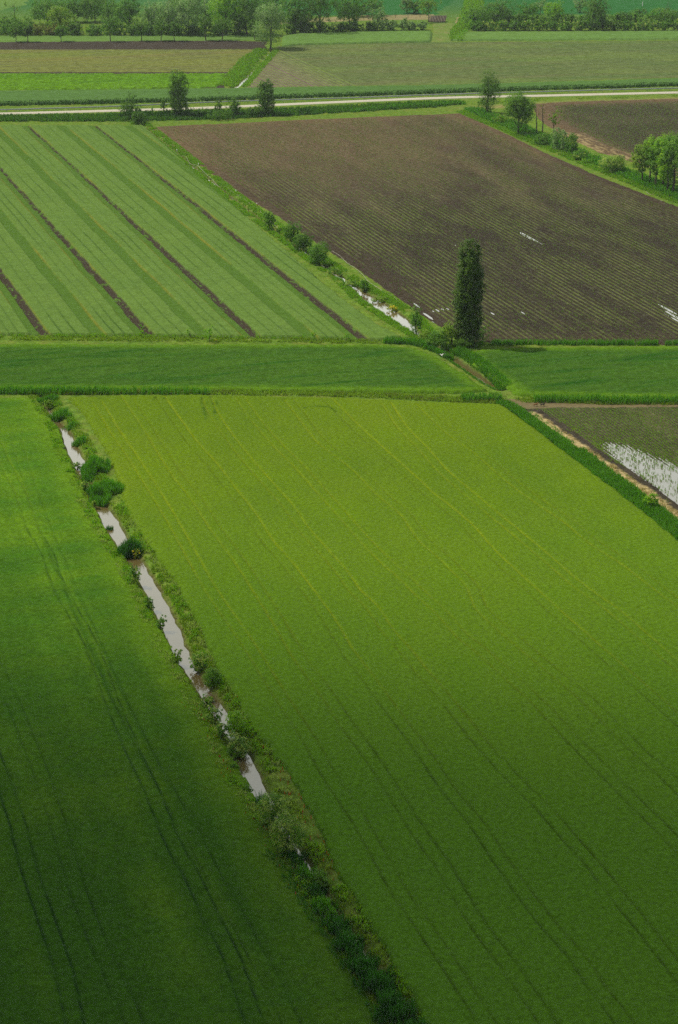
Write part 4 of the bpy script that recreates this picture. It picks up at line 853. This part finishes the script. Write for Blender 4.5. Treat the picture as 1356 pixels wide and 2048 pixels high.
for px, py, ww, hh, mk, lab in BT:
    T('belt_tree', px, py, ww*1.28, hh*1.12, 'spread' if ww > 90 or mk == 'bare' else 'oval' if mk in ('willow', 'dark') else 'round', 'olive' if mk == 'bare' else mk, lab, 'tree', bare=.12 if mk != 'bare' else .3, n=140 if mk == 'bare' else int(np.clip(ww*hh*1.2, 1200, 6000)), leaf=.62)
T('tree', 857, 44, 50, 48, 'spread', 'olive', 'branching brownish green tree on a clear trunk beside the small striped plot', 'tree', bare=.2, n=2200, leaf=.5)
HB = [(20,70,60,26,'mid'),(75,70,50,28,'rust'),(112,70,44,24,'rust'),(150,70,46,27,'dark'),(188,70,46,26,'mid'),(228,70,46,28,'dark'),(262,70,44,26,'dark'),(300,70,50,24,'dark'),(345,70,50,22,'dark'),(390,70,50,24,'dark'),(435,70,50,24,'dark'),(480,70,46,26,'dark')]
for px, py, ww, hh, mk in HB: T('belt_bush', px, py, ww, hh, 'bush', mk, nth('dense bush of the low dark hedge behind the avenue row'), 'bush', 'bushes of the low hedge behind the avenue row', n=1300, leaf=.6)
for px, py, ww, hh, mk in [(582,68,34,26,'dark'),(608,66,40,26,'dark'),(640,65,44,22,'dark'),(676,64,44,20,'dark'),(710,63,44,22,'dark'),(742,62,36,20,'dark')]:
    T('hedge_bush', px, py, ww, hh, 'bush', mk, nth('dark bush in the hedge behind the centre wheat plot'), 'bush', 'dark hedge bushes behind the centre wheat plot', n=1200, leaf=.6)
for px, py, ww, hh in [(768,61,26,24),(786,61,28,23),(806,60,28,25),(826,60,28,22),(846,60,26,20)]:
    T('hedge_bush', px, py, ww, hh, 'bush', 'willow', nth('pale silvery bush at the right end of the centre hedge'), 'bush', 'pale silvery bushes at the right end of the centre hedge', n=1000, leaf=.5)
RT = [(950,56,50,42,'mid','dark green tree at the left end of the right hand hedge'),(1002,50,66,50,'dark','wide dark tree second from left above the right hand hedge'),(1052,46,44,40,'mid','green tree third from left above the right hand hedge'),
      (1110,48,42,46,'bright','bright round tree in the middle of the right hand hedge'),(1142,50,18,26,'dark','small dark conifer shaped tree in the right hand hedge'),(1160,26,30,30,'willow','pale tree behind the big dark bush of the right hand hedge'),
      (1193,60,54,64,'dark','big dark round tree breaking through the right hand hedge'),(1330,48,64,34,'mid','broad green tree near the right end of the hedge'),(1245,50,40,26,'mid','low green tree between the big dark tree and the hedge end'),
      (1080,30,40,30,'willow','pale tree behind the bright round tree'),(1278,44,40,26,'mid','low green tree left of the broad tree at the hedge end'),(1390,48,60,34,'mid','green tree beyond the right photo edge')]
for px, py, ww, hh, mk, lab in RT: T('hedgerow_tree', px, py, ww*1.2, hh*1.1, 'cone' if ww < 20 else 'round', mk, lab, 'tree', bare=.08, n=int(np.clip(ww*hh*1.1, 500, 4500)), leaf=.6)
for i, px in enumerate(range(955, 1440, 25)):
    T('hedge_bush', px, 61, 36, 21+(i*7) % 6, 'bush', 'cream' if i % 3 else 'mid', nth('cream tinged bush of the right hand hedge' if i % 3 else 'plain green bush of the right hand hedge'), 'bush', 'cream tinged bushes of the right hand hedge' if i % 3 else 'plain green bushes of the right hand hedge', n=1100, leaf=.55, flower=.3 if i % 3 else 0)
for i, px in enumerate(range(965, 1440, 34)):
    T('hedge_bush', px, 50, 44, 22+(i*5) % 7, 'bush', 'mid', nth('green bush in the rear line of the right hand hedge'), 'bush', 'rear line bushes of the right hand hedge', n=1000, leaf=.6)

# ------------------------------------------------------------------ small things
def tube_path(P3, r_, ns=6):
    segs = [(P3[i], P3[i+1], r_, r_) for i in range(len(P3)-1)]; return tubes(segs, ns)
def hose(pts, label):
    a = smoothline(np.array(pts, float), 5); W = G(a[:, 0], a[:, 1], .2); z = np.maximum(zg(W), -.1)+.24
    v_, f_ = tube_path([tuple(q) for q in np.c_[W, z]], .045); return tag(mesh('irrigation_hose', v_, f_, M_hose, smooth=True), label, 'hose')
hose([(343,298),(358,311),(372,313),(380,327),(395,331),(412,348),(424,358),(437,372),(452,373),(466,385),(484,395),(500,408)], 'pale irrigation hose along the left corner of the ploughed field')
hose([(514,414),(525,428),(538,440),(556,456)], 'short pale hose running down from the white and orange hydrant')
hose([(664,502),(680,512),(693,525),(712,538),(728,552),(737,563),(755,575),(770,585),(785,592),(800,606)], 'pale irrigation hose between the bushes and the narrow puddle')
hose([(1292,384),(1300,389),(1308,389)], 'short pale hose piece at the right edge of the ploughed field, upper')
hose([(1318,400),(1324,402),(1331,401)], 'short pale hose piece at the right edge of the ploughed field, lower')
def standpipe(px, py, h, label, red=False):
    x, y = g(px, py, .1); root = bpy.data.objects.new('hydrant', None); col.objects.link(root); root.location = (x, y, .1); tag(root, label, 'hydrant')
    v_, f_ = tubes([((0, 0, -.1), (0, 0, h), .09, .07), ((0, 0, h*.55), (.35, 0, h*.55), .06, .05)], 8); mesh('pipe', v_, f_, M_red if red else M_white, root)
    v_, f_ = tubes([((0, 0, h), (0, 0, h+.18), .17, .17), ((0, 0, h+.18), (0, 0, h+.3), .17, .05), ((0, 0, h-.05), (0, 0, h), .05, .17)], 8); mesh('cap', v_, f_, M_white, root)
standpipe(354, 303, .5, 'small white hydrant at the upper end of the pale hose')
standpipe(397, 330, .4, 'small white hydrant second along the pale hose')
standpipe(472, 384, .4, 'small white hydrant third along the pale hose')
standpipe(514, 413, .8, 'white topped orange hydrant above the smallest ditch bush', True)
tag(mesh('marker_post', *(lambda q: (q[0], q[1]))(tubes([((0, 0, -.1), (0, 0, 2.6), .22, .2), ((0, 0, 2.6), (0, 0, 2.75), .2, .02)], 8)), M_white), 'pale post standing in the farthest green field, top right', 'post').location = (*g(1285, 14), 0)
for i, px in enumerate((736, 764, 791, 816, 840)):
    x, y = g(px, 36); v_, f_ = tubes([((0, 0, -.1), (0, 0, 2.0), .11, .09), ((-.35, 0, 1.8), (.35, 0, 1.8), .05, .05)], 6)
    o = mesh('vineyard_post', v_, f_, M_trunk); o.location = (x, y, 0); tag(o, nth('thin post on the dry strip behind the centre hedge'), 'post', 'posts on the dry strip')

def skinned(name, verts, edges, rad, mats, label, cat, loc, rot, scale=1.0, paint=None):
    me = bpy.data.meshes.new(name); me.from_pydata([Vector(v)*scale for v in verts], edges, []); o = bpy.data.objects.new(name, me); col.objects.link(o)
    o.modifiers.new('skin', 'SKIN'); me.skin_vertices[0].data[0].use_root = True
    for i, r_ in enumerate(rad):
        rr = r_ if isinstance(r_, tuple) else (r_, r_); me.skin_vertices[0].data[i].radius = (rr[0]*scale, rr[1]*scale)
    s = o.modifiers.new('sub', 'SUBSURF'); s.levels = 1; s.render_levels = 1
    dg = bpy.context.evaluated_depsgraph_get(); ev = o.evaluated_get(dg); m2 = bpy.data.meshes.new_from_object(ev); o.modifiers.clear(); o.data = m2; bpy.data.meshes.remove(me)
    m2.materials.clear()
    for m_ in mats: m2.materials.append(m_)
    for p in m2.polygons:
        p.use_smooth = True; p.material_index = paint(p.center/scale) if paint else 0
    o.location = loc; o.rotation_euler = rot; tag(o, label, cat); return o
def dog(px, py, mat, mat2, label, tail_up):
    V_ = [(-.30,0,.46),(-.12,0,.44),(.10,0,.45),(.26,0,.48),(.36,0,.60),(.42,0,.70),(.50,0,.70),(.58,0,.67),      # hip .. muzzle
          (-.40,0,.52 if tail_up else .44),(-.52,0,.60 if tail_up else .36),(-.58,0,.72 if tail_up else .30),
          (-.32,.08,.34),(-.26,.09,.24),(-.33,.09,.12),(-.31,.09,.01),(-.30,-.08,.34),(-.24,-.09,.24),(-.31,-.09,.12),(-.29,-.09,.01),
          (.26,.08,.34),(.25,.08,.18),(.25,.08,.10),(.27,.08,.01),(.27,-.08,.34),(.29,-.08,.18),(.29,-.08,.10),(.31,-.08,.01),
          (.40,.05,.79),(.40,-.05,.79)]
    E_ = [(0,1),(1,2),(2,3),(3,4),(4,5),(5,6),(6,7),(0,8),(8,9),(9,10),(0,11),(11,12),(12,13),(13,14),(0,15),(15,16),(16,17),(17,18),(3,19),(19,20),(20,21),(21,22),(3,23),(23,24),(24,25),(25,26),(5,27),(5,28)]
    R_ = [.11,.10,.12,.13,.08,.075,.05,.03,.035,.03,.02,.07,.04,.025,.025,.07,.04,.025,.025,.06,.032,.025,.028,.06,.032,.025,.028,.02,.02]
    x, y = g(px, py, 0)
    skinned('dog', V_, E_, R_, [mat, mat2], label, 'dog', (x, y, .07), (0, 0, .08), 1.12, lambda c: 1 if c.x > .36 and c.z > .55 else 0)
dog(1071, 813.5, plain('brown_coat', (.20, .075, .02), .8, .2, 8), plain('tan_coat', (.40, .22, .09), .8, .1, 8), 'brown dog with a pale raised head, left one on the muddy track', False)
dog(1085, 813.5, plain('black_coat', (.014, .012, .011), .8, .2, 8), plain('dark_brown_coat', (.07, .03, .015), .8, .1, 8), 'black dog with a dark brown raised head, right one on the muddy track', True)
# bird over the crossing ditch: black and white, wings raised
def bird():
    mb = plain('black_feather', (.015, .015, .018), .7, .1, 6); mw = plain('white_feather', (.62, .62, .60), .7, .05, 6)
    V_ = [(0,0,0),(.18,0,.02),(.32,0,.08),(.42,0,.16),(.50,0,.17),(.66,0,.14),(-.20,0,-.01),(-.38,0,-.02),(-.50,.03,-.05),(-.62,.03,-.07),(-.50,-.03,-.05),(-.62,-.03,-.07),
          (.08,.22,.10),(.10,.45,.24),(.04,.68,.34),(-.06,.92,.38),(.08,-.22,.10),(.10,-.45,.24),(.04,-.68,.34),(-.06,-.92,.38)]
    E_ = [(0,1),(1,2),(2,3),(3,4),(4,5),(0,6),(6,7),(7,8),(8,9),(7,10),(10,11),(0,12),(12,13),(13,14),(14,15),(0,16),(16,17),(17,18),(18,19)]
    R_ = [.12,.11,.05,.04,.045,.012,.09,.05,.015,.012,.015,.012]+[(.16,.03),(.17,.022),(.15,.018),(.06,.01)]*2
    x, y = g(883, 713, .8)
    o = skinned('bird', V_, E_, R_, [mw, mb], 'black and white bird with raised wings flying low over the brown crossing ditch', 'bird', (x, y, 1.1), (0, 0, math.pi/2+.35), 1.05,
            lambda c: 1 if (abs(c.y) > .42 or (abs(c.y) > .18 and c.x < .02)) else 0)
bird()

# ------------------------------------------------------------------ air and the cloud that shades the foreground
def vol_mat(name, c, dens):
    m = bpy.data.materials.new(name); t_, N, L = nodes(m); o = N.new('ShaderNodeOutputMaterial'); v = N.new('ShaderNodeVolumePrincipled')
    v.inputs['Color'].default_value = (*c, 1); v.inputs['Density'].default_value = dens; L.new(v.outputs['Volume'], o.inputs['Volume']); return m
def box(name, x0, x1, y0, y1, z0, z1, mat):
    v_ = [(a, b, c) for c in (z0, z1) for a, b in ((x0, y0), (x1, y0), (x1, y1), (x0, y1))]
    return mesh(name, v_, [(3,2,1,0),(4,5,6,7),(0,1,5,4),(1,2,6,5),(2,3,7,6),(3,0,4,7)], mat)
HAZE = True
if HAZE:
    hz = box('haze', -6500, 6500, -3500, 9500, -3, 134, vol_mat('haze_air', (.80, .88, .95), .00006)); tag(hz, 'thin pale haze in the air over the plain', 'haze', kind='stuff')
def cloud(gx, gy, alt, rx, ry, rz, dens, seed):
    bm = bmesh.new(); bmesh.ops.create_icosphere(bm, subdivisions=6, radius=1.0)
    for v in bm.verts:
        p = v.co.copy(); n_ = .16*math.sin(p.x*4.1+seed)*math.cos(p.y*3.7+seed*1.7)+.10*math.sin(p.x*9+p.z*5+seed*3)*math.cos(p.y*8.3+seed)
        v.co = Vector((p.x*rx, p.y*ry, p.z*rz*(max(0, p.z*p.z)**1.0+.004)))*(1+n_*.8)
    me = bpy.data.meshes.new('cloud'); bm.to_mesh(me); bm.free()
    for p in me.polygons: p.use_smooth = True
    me.materials.append(vol_mat('cloud_vapour', (.95, .95, .95), dens)); o = bpy.data.objects.new('cloud', me); col.objects.link(o)
    s = alt/sun_dir.z; o.location = (gx+sun_dir.x*s, gy+sun_dir.y*s, alt); tag(o, kind='structure'); return o
cloud(-60, 84, 640, 460, 222, 80, .030, 1.3)
